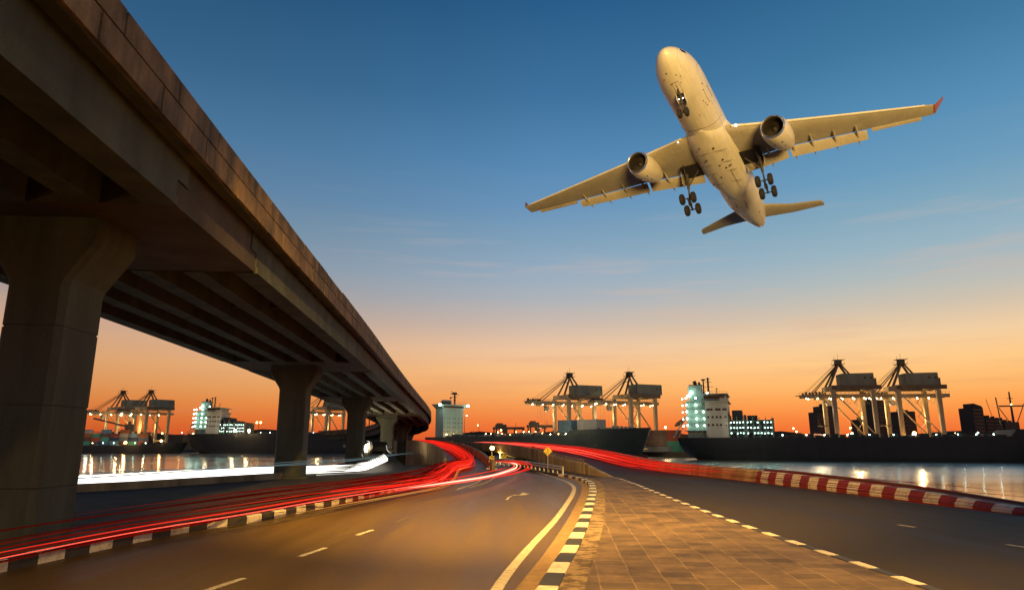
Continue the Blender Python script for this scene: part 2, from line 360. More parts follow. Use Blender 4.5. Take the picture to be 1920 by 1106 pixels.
# deck of the overpass from Y = 44 on, with thickness
m = MB(); a0 = RL.sy(44); b0 = RR.sy(44); rings = []
for i in range(61):
    k = i/60; a = RL.at(a0+(RL.L-a0)*k); b = RR.at(b0+(RR.L-b0)*k); th = .3
    zl = Vector((0, 0, .004)); rings.append([a+zl, b+zl, b-Vector((0, 0, th)), a-Vector((0, 0, th))])
m.loft(rings)
over = empty('overpass', (2, 62, 0), 0, 'curved concrete overpass rising behind the yellow walker sign', 'overpass')
def adopt(o, p):
    bpy.context.view_layer.update(); o.parent = p; o.matrix_parent_inverse = p.matrix_world.inverted(); return o
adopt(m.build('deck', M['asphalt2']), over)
m = MB(); s0 = RL.sy(44.5)
sweep(m, RL, [(.02, -.28), (.02, .66), (-.05, .74), (-.22, .74), (-.27, .66), (-.27, -.28)], s0, RL.L, 1.5)
sweep(m, RL, [(.0, -1.2), (.0, -.28), (-.24, -.28), (-.24, -1.2)], s0, RL.sy(51), 1)
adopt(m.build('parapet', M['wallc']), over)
m = MB(); sweep(m, RL, [(.4, -.62), (1.6, -.62), (1.6, -.3), (.4, -.3)], RL.sy(53), RL.L, 2)
sweep(m, RL, [(3.4, -.62), (4.4, -.62), (4.4, -.3), (3.4, -.3)], RL.sy(53), RL.L, 2)
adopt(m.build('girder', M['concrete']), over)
for Y in (62, 80, 97, 116):
    p = RL.off(RL.sy(Y), 2.6); m = MB(); m.box(p.x-.7, p.x+.7, p.y-.5, p.y+.5, -4, p.z-.9); m.box(p.x-2.4, p.x+2.4, p.y-.55, p.y+.55, p.z-.95, p.z-.63)
    adopt(m.build('pillar', M['concrete'], bevel=.05), over)
# rail on top of the left parapet's last stretch
m = MB(); d0 = RL.sy(45); pts = [RL.off(d, -.12, .9) for d in steps(d0, RL.sy(63), .8)]
m.tube(pts, .03, 6)
for p in pts: m.tube([p-Vector((0, 0, .18)), p], .02, 5)
adopt(m.build('railing', M['wallc']), over)
# low retaining wall where the parapet comes down to the pavement
m = MB(); A = [RL.off(RL.sy(y), -.1) for y in (38.6, 40, 41.5, 43, 44.4)]
rings = []
for p, h in zip(A, (.12, .2, .34, .5, .68)): rings.append([Vector((p.x-.14, p.y, -.1)), Vector((p.x-.14, p.y, h)), Vector((p.x+.14, p.y, h)), Vector((p.x+.14, p.y, -.1))])
m.loft(rings); tag(m.build('retaining_wall', M['wallc']), 'low stained concrete wall sloping down to the end of the paved triangle', 'wall')
m = MB(); s0 = RR.sy(36.3); sweep(m, RR, [(0, -.5), (0, .25), (.1, .58), (.14, .64), (.42, .64), (.46, .58), (.46, -.5)], s0, RR.L, 1.5)
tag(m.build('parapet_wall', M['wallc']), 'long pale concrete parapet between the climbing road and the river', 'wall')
# red and white barrier
m = MB(); s1 = RR.sy(36.1); s0 = 2.0; k = 0; bl = .74
prof = [(-.06, 0), (-.06, .2), (.07, .52), (.1, .57), (.38, .57), (.42, .52), (.42, 0)]
def hb(Y): return .3 if Y < 18 else (.33+(Y-20)*.074 if Y < 25 else min(1, .7+(Y-25)*.034))
while s0 < s1:
    e0 = min(s0+bl, s1); m.loft([[RR.off(d, a_, z_*max(.3, hb(RR.at(d).y))) for a_, z_ in prof] for d in steps(s0, e0, .5)], k % 2); s0 += bl; k += 1
tag(m.build('barrier', [M['kwhite'], M['kred']]), 'red and white striped concrete barrier at the edge of the river', 'barrier')
m = MB(); m.loft([[RR.off(d, a_, z_*(hb(RR.at(d).y) if z_ > 0 else 1)) for a_, z_ in [(.42, -.6), (.42, .5), (.9, .52), (.9, .64), (1.1, .64), (1.1, -.6)]] for d in steps(2, RR.sy(37), 1.5)])
tag(m.build('river_wall', weathered('dark_red_wall', (.12, .04, .025), (.06, .02, .015), .7, 1, bump=.1)), 'dark reddish ledge and low wall behind the striped barrier', 'wall')

# pavement triangle with pavers
pm, t, b = principled('paving', (.2, .12, .06), .7, 0, .4)
tcn = node(t, 'ShaderNodeTexCoord'); mpn = node(t, 'ShaderNodeMapping'); mpn.inputs['Rotation'].default_value = (0, 0, R(4.6)); t.links.new(tcn.outputs['Object'], mpn.inputs[0])
nz = node(t, 'ShaderNodeTexNoise', i_Scale=1.1, i_Detail=3); t.links.new(mpn.outputs[0], nz.inputs[0])
va = node(t, 'ShaderNodeVectorMath', operation='SCALE'); va.inputs['Scale'].default_value = .09; t.links.new(nz.outputs['Color'], va.inputs[0])
vb = node(t, 'ShaderNodeVectorMath', operation='ADD'); t.links.new(mpn.outputs[0], vb.inputs[0]); t.links.new(va.outputs[0], vb.inputs[1])
bk = node(t, 'ShaderNodeTexBrick', offset=.5, squash=1.0); bk.offset_frequency = 1
bk.inputs['Scale'].default_value = 1; bk.inputs['Mortar Size'].default_value = .012; bk.inputs['Mortar Smooth'].default_value = .35; bk.inputs['Bias'].default_value = 0
bk.inputs['Brick Width'].default_value = .44; bk.inputs['Row Height'].default_value = .46
bk.inputs['Color1'].default_value = (.125, .078, .04, 1); bk.inputs['Color2'].default_value = (.066, .042, .022, 1); bk.inputs['Mortar'].default_value = (.16, .108, .056, 1)
# long joints run away from the camera
mr2 = node(t, 'ShaderNodeMapping'); mr2.inputs['Rotation'].default_value = (0, 0, R(90)); t.links.new(vb.outputs[0], mr2.inputs[0]); t.links.new(mr2.outputs[0], bk.inputs[0])
n2 = node(t, 'ShaderNodeTexNoise', i_Scale=1.6, i_Detail=8, i_Roughness=.68); t.links.new(tcn.outputs['Object'], n2.inputs[0])
r2 = ramp(t, [(.3, (.38,)*3), (.52, (1,)*3), (.72, (1.45,)*3)], n2.outputs[0])
mm = node(t, 'ShaderNodeMix', data_type='RGBA', blend_type='MULTIPLY'); mm.inputs[0].default_value = 1; t.links.new(bk.outputs['Color'], mm.inputs[6]); t.links.new(r2.outputs[0], mm.inputs[7])
t.links.new(mm.outputs[2], b.inputs['Base Color'])
n3 = node(t, 'ShaderNodeTexNoise', i_Scale=38, i_Detail=4); t.links.new(tcn.outputs['Object'], n3.inputs[0])
h1 = node(t, 'ShaderNodeMath', operation='MULTIPLY_ADD'); t.links.new(bk.outputs['Fac'], h1.inputs[0]); h1.inputs[1].default_value = .6; t.links.new(n3.outputs[0], h1.inputs[2])
h2 = node(t, 'ShaderNodeMath', operation='MULTIPLY_ADD'); t.links.new(n2.outputs[0], h2.inputs[0]); h2.inputs[1].default_value = 1.6; t.links.new(h1.outputs[0], h2.inputs[2])
bp = node(t, 'ShaderNodeBump', i_Strength=.5, i_Distance=.012); t.links.new(h2.outputs[0], bp.inputs['Height']); t.links.new(bp.outputs[0], b.inputs['Normal'])
KW = .3; KH = .15
m = MB(); n = 80; vs = []
ya, yb = -20, 38.6
for i in range(n+1):
    Y = ya+(yb-ya)*i/n; a = RKP.off(RKP.sy(min(Y, 38)), KW+.34, .134); bb = RL.off(RL.sy(Y), -.16, .134)
    if a.x > bb.x-.2: a.x = bb.x-.2
    vs += [a, bb]
m.add(vs, [(2*i, 2*i+1, 2*i+3, 2*i+2) for i in range(n)])
# tapering tip beside the guard rail
tag(m.build('pavement', pm), kind='structure')
m = MB(); vs = []
for i in range(61):
    d = RKP.sy(-20)+(RKP.sy(38.5)-RKP.sy(-20))*i/60; vs += [RKP.off(d, KW-.02, .128), RKP.off(d, KW+.4, .13)]
m.add(vs, [(2*i, 2*i+1, 2*i+3, 2*i+2) for i in range(60)])
tag(m.build('pavement_edge', weathered('broken_mortar', (.22, .15, .09), (.07, .045, .03), .95, 3.5, bump=.8, contrast=(.42, .56), fine=25)), kind='structure')
m = MB(); e0 = [G(u, v, .05) for u, v in [(1100, 903), (1085, 899), (1060, 893.5), (1042, 890.5)]]
m.add([(x, y, .05) for x, y in [(3.9, 36), (5.8, 36.5), (5.9, 40), (4.9, 44.5), (3.9, 50), (2.2, 60), (.4, 60), (1.3, 50), (2.2, 46), (3.1, 43), (3.75, 40.5)]], [tuple(range(11))])
tag(m.build('verge', M['soil']), kind='structure')

# kerbs
def kerb(name, path, s0, s1, bl, side, w_, h_):
    m = MB(); k = 0; prof = [(0, -.05), (0, h_-.03), (side*.03, h_), (side*w_, h_), (side*w_, -.05)]
    while s0 < s1-.05:
        q = min(s0+bl-.012, s1); mb_pts = steps(s0, q, .5)
        j = random.uniform(-.006, .006)
        m.loft([[path.off(d, a+j, zz) for a, zz in prof] for d in mb_pts], k % 2); s0 += bl; k += 1
    return tag(m.build(name, [M['kwhite'], M['kblack']]), kind='structure')
kerb('kerb', LKP, LKP.sy(-6), LKP.L, .6, -1, .24, .2)
kerb('kerb', RKP, RKP.sy(-6), RKP.sy(42.5), .92, 1, KW, KH)
kerb('kerb', RL, RL.sy(-6), RL.sy(38.4), .6, -1, .2, .145)
m = MB(); d0, d1 = RKP.sy(-6), RKP.sy(42); vs = []
for i in range(81):
    d = d0+(d1-d0)*i/80; vs += [RKP.off(d, -.34, .010), RKP.off(d, 0, .012)]
m.add(vs, [(2*i, 2*i+1, 2*i+3, 2*i+2) for i in range(80)])
d0, d1 = RL.sy(-6), RL.sy(38); vs = []
for i in range(81):
    d = d0+(d1-d0)*i/80; vs += [RL.off(d, 0, .010), RL.off(d, .13, .010)]
m.add(vs, [(2*i, 2*i+1, 2*i+3, 2*i+2) for i in range(80)])
tag(m.build('gutter', M['gutter']), kind='structure')

# road markings
def mark(m, pts, w_, z=.010, mi=0):
    P_ = Path([tuple(p[:2])+(0,) for p in pts], 8); n = max(2, int(P_.L/.4)); vs = []
    for i in range(n+1): d = P_.L*i/n; vs += [P_.off(d, -w_/2, z), P_.off(d, w_/2, z)]
    m.add(vs, [(2*i, 2*i+1, 2*i+3, 2*i+2) for i in range(n)], mi)
m = MB()
WL = [G(u, v) for u, v in [(931, 1106), (982, 1039), (1040, 976), (1062.5, 945), (1074, 926), (1076, 914), (1066, 905), (1040, 895), (1012, 886), (984, 879)]]
mark(m, [Vector((-1.5, -4, 0))]+WL, .17)
for a, b_ in [((385, 1108), (458, 1084)), ((562, 1043.5), (611, 1027)), ((669, 1003.5), (699, 993.5))]:
    mark(m, [G(*a), G(*b_)], .12)
for a, b_ in [((742, 979), (764, 972)),]:
    mark(m, [G(*a), G(*b_)], .1, mi=1)
# turn arrow
mark(m, [G(950, 937), G(957, 930.5), G(966, 928)], .1, mi=0); mark(m, [G(962, 929), G(984, 926)], .1, .011, 0)
a = G(994, 925.2, .012); m.add([a, G(978, 922.7, .012), G(976, 929, .012)], [(0, 1, 2)], 0)
mark(m, [G(855, 918), G(893, 905), G(905, 893), (-2.6, 47, 0)], .14, mi=0)
mark(m, [G(878, 915), G(915, 903), G(932, 890)], .12, mi=0)
for a, b_ in [((1684, 984), (1716, 988.5)), ((1887, 1021), (1935, 1028))]: mark(m, [G(*a), G(*b_)], .11, mi=0)
d0 = RR.sy(-4); pts = [RR.off(d, -.55) for d in steps(d0, RR.sy(42), 4)]; mark(m, pts, .1, mi=1)
mark(m, [LKP.off(d, .55) for d in steps(LKP.sy(12), LKP.L, 4)], .09, mi=1)
tag(m.build('road_marking', [M['line'], M['linew']]), kind='structure')

# road on the river side of the bridge, and its low wall
SP = Path([(-60, 9), (-34, 20), (-20.5, 29.5), (-17.2, 36.3), (-14.7, 41.8), (-12.4, 44.6), (-10.7, 47), (-10.1, 50.5), (-10.9, 56, .1), (-13.1, 65, .45), (-15.5, 77, .95), (-18, 89, 1.3), (-22.5, 102, 1.5)])
m = MB(); sweep(m, SP, [(-2.2, -.3), (-2.2, .008), (2.2, .008), (2.2, -.3)], 0, SP.L, 2); tag(m.build('river_road', M['asphalt2']), kind='structure')
m = MB(); sweep(m, SP, [(2.3, -.1), (2.3, .34), (2.5, .34), (2.5, -.1)], 0, SP.sy(40.5), 2); tag(m.build('low_wall', M['wallc']), 'low concrete wall along the river road behind the bridge pillars', 'wall')
m = MB(); sweep(m, SP, [(-2.45, -.1), (-2.45, .3), (-2.65, .3), (-2.65, -.1)], SP.sy(68), SP.L, 2)
tag(m.build('road_parapet', M['wallc']), 'short curved parapet of the far slip road seen between pillars', 'wall')

# slip ramp coming down from the left behind the bridge
RP = Path([(-2.9, 48, .0), (-3.4, 53, .06), (-4.4, 62, .45), (-6.6, 74, 1.05), (-9.9, 88, 1.5), (-13, 101, 1.72), (-18.5, 118, 1.7), (-27, 135, 1.4)])
rmp = empty('slip_ramp', (-4, 60, 0), 0, 'narrow concrete slip ramp with walls curving down from the far end of the bridge', 'ramp')
m = MB(); sweep(m, RP, [(-1.7, -.6), (-1.7, .02), (1.7, .02), (1.7, -.6)], 0, RP.L, 1.5); adopt(m.build('deck', M['asphalt']), rmp)
m = MB(); sweep(m, RP, [(1.62, -.9), (1.62, .7), (1.85, .7), (1.9, -.9)], 2, RP.L, 1.5); adopt(m.build('parapet', M['wallc']), rmp)
m = MB(); sweep(m, RP, [(-1.62, -3.5), (-1.62, .7), (-1.85, .7), (-1.9, -3.5)], 7, RP.L, 1.5); adopt(m.build('parapet', M['wallc']), rmp)

# ------------------------------------------------------------------ elevated bridge
EP = Path([(-1.9, -40, 6.6), (-5.25, 0, 6.6), (-5.8, 7, 6.6), (-6.3, 13, 6.6), (-7.44, 27, 6.6), (-8.5, 41, 6.5), (-9.15, 48.7, 6.45), (-10.45, 67, 6.1), (-11.4, 84, 5.6), (-12.1, 97, 5.2), (-13.1, 110, 4.7), (-15.2, 123, 4.1), (-19.5, 136, 3.5), (-26, 147, 3.0), (-36, 156, 2.6)])
bridge = empty('elevated_bridge', (-9.9, 14.25, 0), 0, 'huge weathered concrete road bridge on tapered pillars filling the left side', 'bridge')
W = -8.6
def seg(mb, s0, s1, l0, l1, z0, z1, st=2.0, mi=0): sweep(mb, EP, [(-l0, z0), (-l0, z1), (-l1, z1), (-l1, z0)], s0, s1, st, mi)
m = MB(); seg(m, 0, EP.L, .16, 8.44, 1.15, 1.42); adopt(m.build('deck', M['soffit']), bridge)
PY = [14.35, 41, 65.5, 88, 108, 127, 141]
PO = [3.42, 4.6, 4.6, 4.5, 4.4, 4.3, 4.3]
tabs = [(EP.sy(y)-1.75, EP.sy(y)+3.6) if i == 0 else (EP.sy(y)-2.5, EP.sy(y)+2.5) for i, y in enumerate(PY)]
# girders run between the pier tables and rest on their notched ends
GL = [(.42, .95), (1.85, 2.4), (3.25, 3.8), (4.65, 5.2), (6.05, 6.6), (7.6, 8.2)]
prev = 0
for i in range(len(tabs)+1):
    s1 = tabs[i][0] if i < len(tabs) else EP.L
    for (a, b_) in GL:
        m = MB(); lo0 = prev+(.05 if i else 0); lo1 = s1-.05
        seg(m, lo0, lo1, a, b_, 0, .55)
        seg(m, (prev-.45 if i else 0), (s1+.45 if i < len(tabs) else s1), a, b_, .55, 1.15)
        if a == .42:
            seg(m, lo0, lo1, a-.05, b_+.05, -.012, .16)
        adopt(m.build('girder', [M['concrete']], bpy.data.objects.get('none')), bridge)
    if i < len(tabs): prev = tabs[i][1]
    for q in range(1, 3):      # cross beams in each span
        pass
for i, (a, b_) in enumerate(tabs):
    m = MB(); seg(m, a, b_, .44, 8.18, .02, .52); seg(m, a+.5, b_-.5, .44, 8.18, .52, 1.15)
    adopt(m.build('pier_table', M['soffit']), bridge)
    s = EP.sy(PY[i]); c = EP.off(s, -PO[i]); r = EP.right(s); fwd = Vector((-r.y, r.x, 0)); top = c.z+.02
    Mx = Matrix(((r.x, fwd.x, 0, c.x), (r.y, fwd.y, 0, c.y), (0, 0, 1, 0), (0, 0, 0, 1)))
    hw, hd, ch = (.6, .78, .12) if i == 0 else (.78, .8, .12); fl = .58 if i == 0 else .6
    def ring(z, x, y): return [Mx @ Vector(p) for p in [(-x, -y+ch, z), (-x+ch, -y, z), (x-ch, -y, z), (x, -y+ch, z), (x, y-ch, z), (x-ch, y, z), (-x+ch, y, z), (-x, y-ch, z)]]
    zb = -3.8 if PY[i] > 70 else -.3
    m = MB(); gv = [q_ for h_ in (1.1, 2.7, 4.3) for q_ in (ring(h_, hw, hd), ring(h_+.012, hw-.018, hd-.018), ring(h_+.035, hw-.018, hd-.018), ring(h_+.047, hw, hd))] if top > 6.3 else []
    m.loft([ring(zb, hw, hd)]+gv+[ring(top-1.45, hw, hd), ring(top-1.3, hw+.05, hd), ring(top-.58, hw+fl*.9, hd+.02), ring(top-.42, hw+fl, hd+.03), ring(top, hw+fl, hd+.03)])
    # shallow recess lines down the shaft
    for xx in (-.22, .22): pass
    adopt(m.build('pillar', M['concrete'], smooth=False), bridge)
    m = MB(); f_ = [Mx @ Vector(p) for p in ((-hw-.5, -hd-.5, 0), (hw+.5, -hd-.5, 0), (hw+.5, hd+.5, 0), (-hw-.5, hd+.5, 0))]
    m.add([(p.x, p.y, -.2) for p in f_]+[(p.x, p.y, .12) for p in f_], [(0, 1, 2, 3), (4, 5, 6, 7), (0, 1, 5, 4), (1, 2, 6, 5), (2, 3, 7, 6), (3, 0, 4, 7)])
    adopt(m.build('footing', M['concrete'], bevel=.04), bridge)
# diaphragms in mid-span
for i in range(len(tabs)-1):
    for k in (1/3, 2/3):
        s = tabs[i][1]+(tabs[i+1][0]-tabs[i][1])*k; m = MB(); seg(m, s-.12, s+.12, .96, 7.59, .35, 1.149)
        adopt(m.build('diaphragm', M['soffit']), bridge)
# parapets: backing wall plus cast panels with open joints
for side in (0, 1):
    o = 0 if side == 0 else 8.6; sg = 1 if side == 0 else -1
    m = MB(); seg(m, 0, EP.L, o+sg*.06, o+sg*.2, 1.08, 1.97, 2.0)
    bl = 2.1; s0 = .4
    while s0 < EP.L-bl:
        j = random.uniform(-.008, .008)
        seg(m, s0+.03, s0+bl-.03, o+j, o+sg*.07, 1.02+random.uniform(-.01, .01), 1.5, bl/2)
        s0 += bl
    bl = 2.1; s0 = 1.1
    while s0 < EP.L-bl:
        j = random.uniform(-.008, .008)
        seg(m, s0+.025, s0+bl-.025, o+sg*.03+j, o+sg*.22, 1.57, 2.0+random.uniform(-.008, .008), bl/2)
        s0 += bl
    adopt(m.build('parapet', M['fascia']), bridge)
    m = MB(); seg(m, 0, EP.L, o+sg*.07, o+sg*.34, .99, 1.149, 2.0); adopt(m.build('drip_edge', M['concrete']), bridge)

    m = MB()
    if side == 0:
        pts = [EP.off(d, -.12, 2.14) for d in steps(EP.sy(30), EP.L-1, 1.5)]
        m.tube(pts, .022, 5)
        for q in pts[::1]: m.box(q.x-.03, q.x+.03, q.y-.03, q.y+.03, q.z-.16, q.z+.02)
        adopt(m.build('railing', M['steel']), bridge)

# ------------------------------------------------------------------ airliner
pw, t, b = principled('aircraft_white', (.72, .70, .66), .38, 0, .5)
tcn = node(t, 'ShaderNodeTexCoord')
bk = node(t, 'ShaderNodeTexBrick', offset=.5); bk.inputs['Scale'].default_value = 1; bk.inputs['Mortar Size'].default_value = .018; bk.inputs['Brick Width'].default_value = 2.6; bk.inputs['Row Height'].default_value = 1.25
bk.inputs['Color1'].default_value = (.86, .81, .7, 1); bk.inputs['Color2'].default_value = (.8, .75, .65, 1); bk.inputs['Mortar'].default_value = (.62, .58, .52, 1); t.links.new(tcn.outputs['Object'], bk.inputs[0])
mpn = node(t, 'ShaderNodeMapping'); mpn.inputs['Scale'].default_value = (.3, 1.4, 1); t.links.new(tcn.outputs['Object'], mpn.inputs[0])
n1 = node(t, 'ShaderNodeTexNoise', i_Scale=1.1, i_Detail=7, i_Roughness=.62); t.links.new(mpn.outputs[0], n1.inputs[0])
r1 = ramp(t, [(.3, (.84,)*3), (.5, (.97,)*3), (.7, (1.02,)*3)], n1.outputs[0])
mm = node(t, 'ShaderNodeMix', data_type='RGBA', blend_type='MULTIPLY'); mm.inputs[0].default_value = 1; t.links.new(bk.outputs[0], mm.inputs[6]); t.links.new(r1.outputs[0], mm.inputs[7]); t.links.new(mm.outputs[2], b.inputs['Base Color'])
M['plane'] = pw
M['wing'] = weathered('wing_grey_paint', (.52, .48, .4), (.43, .39, .32), .45, .5, False, .03, contrast=(.3, .6), fine=6)
M['plip'] = principled('polished_lip', (.75, .74, .7), .22, .9)[0]
M['pdark'] = principled('hollow_shade_black', (.02, .015, .012), .8)[0]  # near-black paints in the shade inside wheel bays and engine inlets
M['pgear'] = weathered('gear_metal', (.09, .075, .055), (.04, .035, .03), .5, 3)
M['tyre'] = principled('tyre_rubber', (.02, .018, .017), .75)[0]
M['tipred'] = weathered('winglet_red', (.4, .12, .07), (.26, .07, .04), .5, 2)
M['panel'] = principled('panel_marks', (.12, .09, .06), .7)[0]
AR = Matrix(((-0.520878, 0.852023, 0.052372), (-0.834894, -0.521269, 0.17672), (0.177869, 0.048325, 0.982867)))
plane = empty('airliner', (0, 0, 0), 0, 'white twin-engine airliner flying overhead with its landing gear down', 'airliner')
plane.matrix_world = Matrix.Translation((17.93984, 70.8026, 47.85969)) @ AR.to_4x4()
ST = [(.0, .04, -.67), (.12, .36, -.66), (.4, .7, -.6), (.9, 1.1, -.5), (1.7, 1.55, -.34), (2.8, 2.0, -.18), (4.2, 2.4, -.06), (5.8, 2.64, 0), (7.5, 2.72, 0), (12, 2.75, 0), (20, 2.78, 0), (28, 2.78, 0), (35, 2.8, 0), (38, 2.74, .1), (41, 2.42, .36), (44, 2.05, .62), (46.5, 1.62, .85), (48.6, 1.2, 1.02), (50, .82, 1.12), (50.7, .42, 1.2)]
def rz(x):
    for (a, ra, za), (b_, rb, zb) in zip(ST, ST[1:]):
        if a <= x <= b_: k = (x-a)/(b_-a); return ra+(rb-ra)*k, za+(zb-za)*k
    return ST[-1][1], ST[-1][2]
def surf(x, phi, e=0): r, z = rz(x); r += e; return Vector((-x, r*math.sin(phi), z-r*math.cos(phi)))   # phi 0 = belly
m = MB(); n = 40
XS = [.0, .12, .4, .9, 1.7, 2.8, 4.2, 5.8, 7.5] + [9+1.5*i for i in range(18)] + [36, 37, 38, 39.5, 41, 42.5, 44, 45.3, 46.5, 47.6, 48.6, 49.4, 50, 50.7]
m.loft([[surf(x, 2*math.pi*k/n) for k in range(n)] for x in XS]); m.build('fuselage', M['plane'], plane, smooth=True)
# belly fairing
m = MB(); rings = []
for x, wv, d in [(14.2, .9, 2.86), (15.2, 2.0, 2.98), (16.6, 2.75, 3.12), (18.5, 3.15, 3.25), (22, 3.3, 3.32), (26, 3.3, 3.32), (29, 3.15, 3.26), (31.3, 2.6, 3.12), (33, 1.8, 2.98), (34.2, .8, 2.86)]:
    rings.append([Vector((-x, wv*math.sin(p)*(1 if abs(math.cos(p)) < 2 else 1), -d*(abs(math.cos(p))**.72 if math.cos(p) > 0 else 0)-.0)) for p in [(-math.pi/2)+math.pi*k/20 for k in range(21)]])
m.loft(rings, closed=True); m.build('belly_fairing', M['plane'], plane, smooth=True)
# seam where the fairing begins, and small dark marks on the skin
m = MB()
for a, b_ in zip([(13.7+1.1*abs(p)/1.35, p) for p in [i*.15-1.35 for i in range(19)]], [(13.7+1.1*abs(p)/1.35, p) for p in [i*.15-1.2 for i in range(18)]]):
    m.beam(surf(a[0], a[1], .012), surf(b_[0], b_[1], .012), .05, .02)
for x, ph, l, w_ in [(2.3, -.3, .16, .16), (2.9, .22, .14, .14), (3.3, -.55, .12, .12), (3.4, .4, .12, .12), (4.0, -.2, .14, .12), (4.2, .25, .12, .12), (4.5, 0, .1, .12), (9.2, .75, .2, .1), (9.8, .8, .2, .1), (10.4, .85, .2, .1), (6.9, 1.1, .22, .16), (7.8, 1.0, .18, .16), (12, -.8, .15, .1), (11, .3, .15, .1), (37, .2, .3, .15), (39, -.5, .3, .12), (41, .7, .8, .12), (36, -.3, .2, .2)]:
    p = surf(x, ph, .02); q = surf(x+l, ph, .02); k_ = MB(); k_.beam(p, q, w_, .03); k_.build('skin_mark', M['panel'], plane)
m.build('skin_seam', M['panel'], plane)
m = MB()
def rect_seam(x0, x1, p0, p1, e=.014, w_=.035):
    c = [surf(x0, p0, e), surf(x1, p0, e), surf(x1, p1, e), surf(x0, p1, e)]
    for i in range(4): m.beam(c[i], c[(i+1) % 4], w_, .02)
rect_seam(3.9, 5.9, -.16, 0); rect_seam(3.9, 5.9, 0, .16); rect_seam(8.3, 10.6, 1.0, 1.35); rect_seam(34.6, 36.8, -.25, .25)
for x in (19, 22, 24.4, 27.5):
    m.beam((-x, -2.2, -3.36+.12), (-x, 2.2, -3.36+.12), .04, .03)
for y in (-1.3, 1.3): m.beam((-24.4, y, -3.27), (-29.5, y, -3.2), .04, .03)
for x, y in [(18, .6), (20.5, -1.1), (21.2, 1.0), (23, 1.6), (23.4, .9), (25.6, -.4), (27, -1.9), (17.3, -1.2), (22.5, .2)]: m.box(-x-.16, -x+.16, y-.1, y+.1, -3.36, -3.28)
m.build('panel_marks', M['panel'], plane)  # seam outlines together with small access panels
# cockpit windows
for sgn in (1, -1):
    for p0, p1, x0, x1 in [(2.92, 2.55, 1.25, 2.0), (2.5, 2.13, 1.4, 2.35), (2.08, 1.8, 1.75, 2.75)]:
        m = MB(); vs = [surf(x0, sgn*p0, .015), surf(x0+.12, sgn*p1, .015), surf(x1, sgn*p1, .015), surf(x1-.1, sgn*p0, .015)]
        m.add(vs+[v*1.0+Vector((0, 0, .02)) for v in vs], [(0, 1, 2, 3), (7, 6, 5, 4)]); m.build('cockpit_window', M['glassdk'], plane)
def airfoil(le, te, th, n=9):        # closed loop around a section; le/te points
    le = Vector(le); te = Vector(te); c = te-le; L_ = c.length; up = []; lo = []
    for i in range(n+1):
        u = .5-.5*math.cos(math.pi*i/n); yt = 5*th*(.2969*math.sqrt(u)-.126*u-.3516*u*u+.2843*u**3-.1036*u**4)
        up.append(le+c*u+Vector((0, 0, yt*L_*1.15))); lo.append(le+c*u-Vector((0, 0, yt*L_*.85)))
    return up+lo[-2:0:-1]
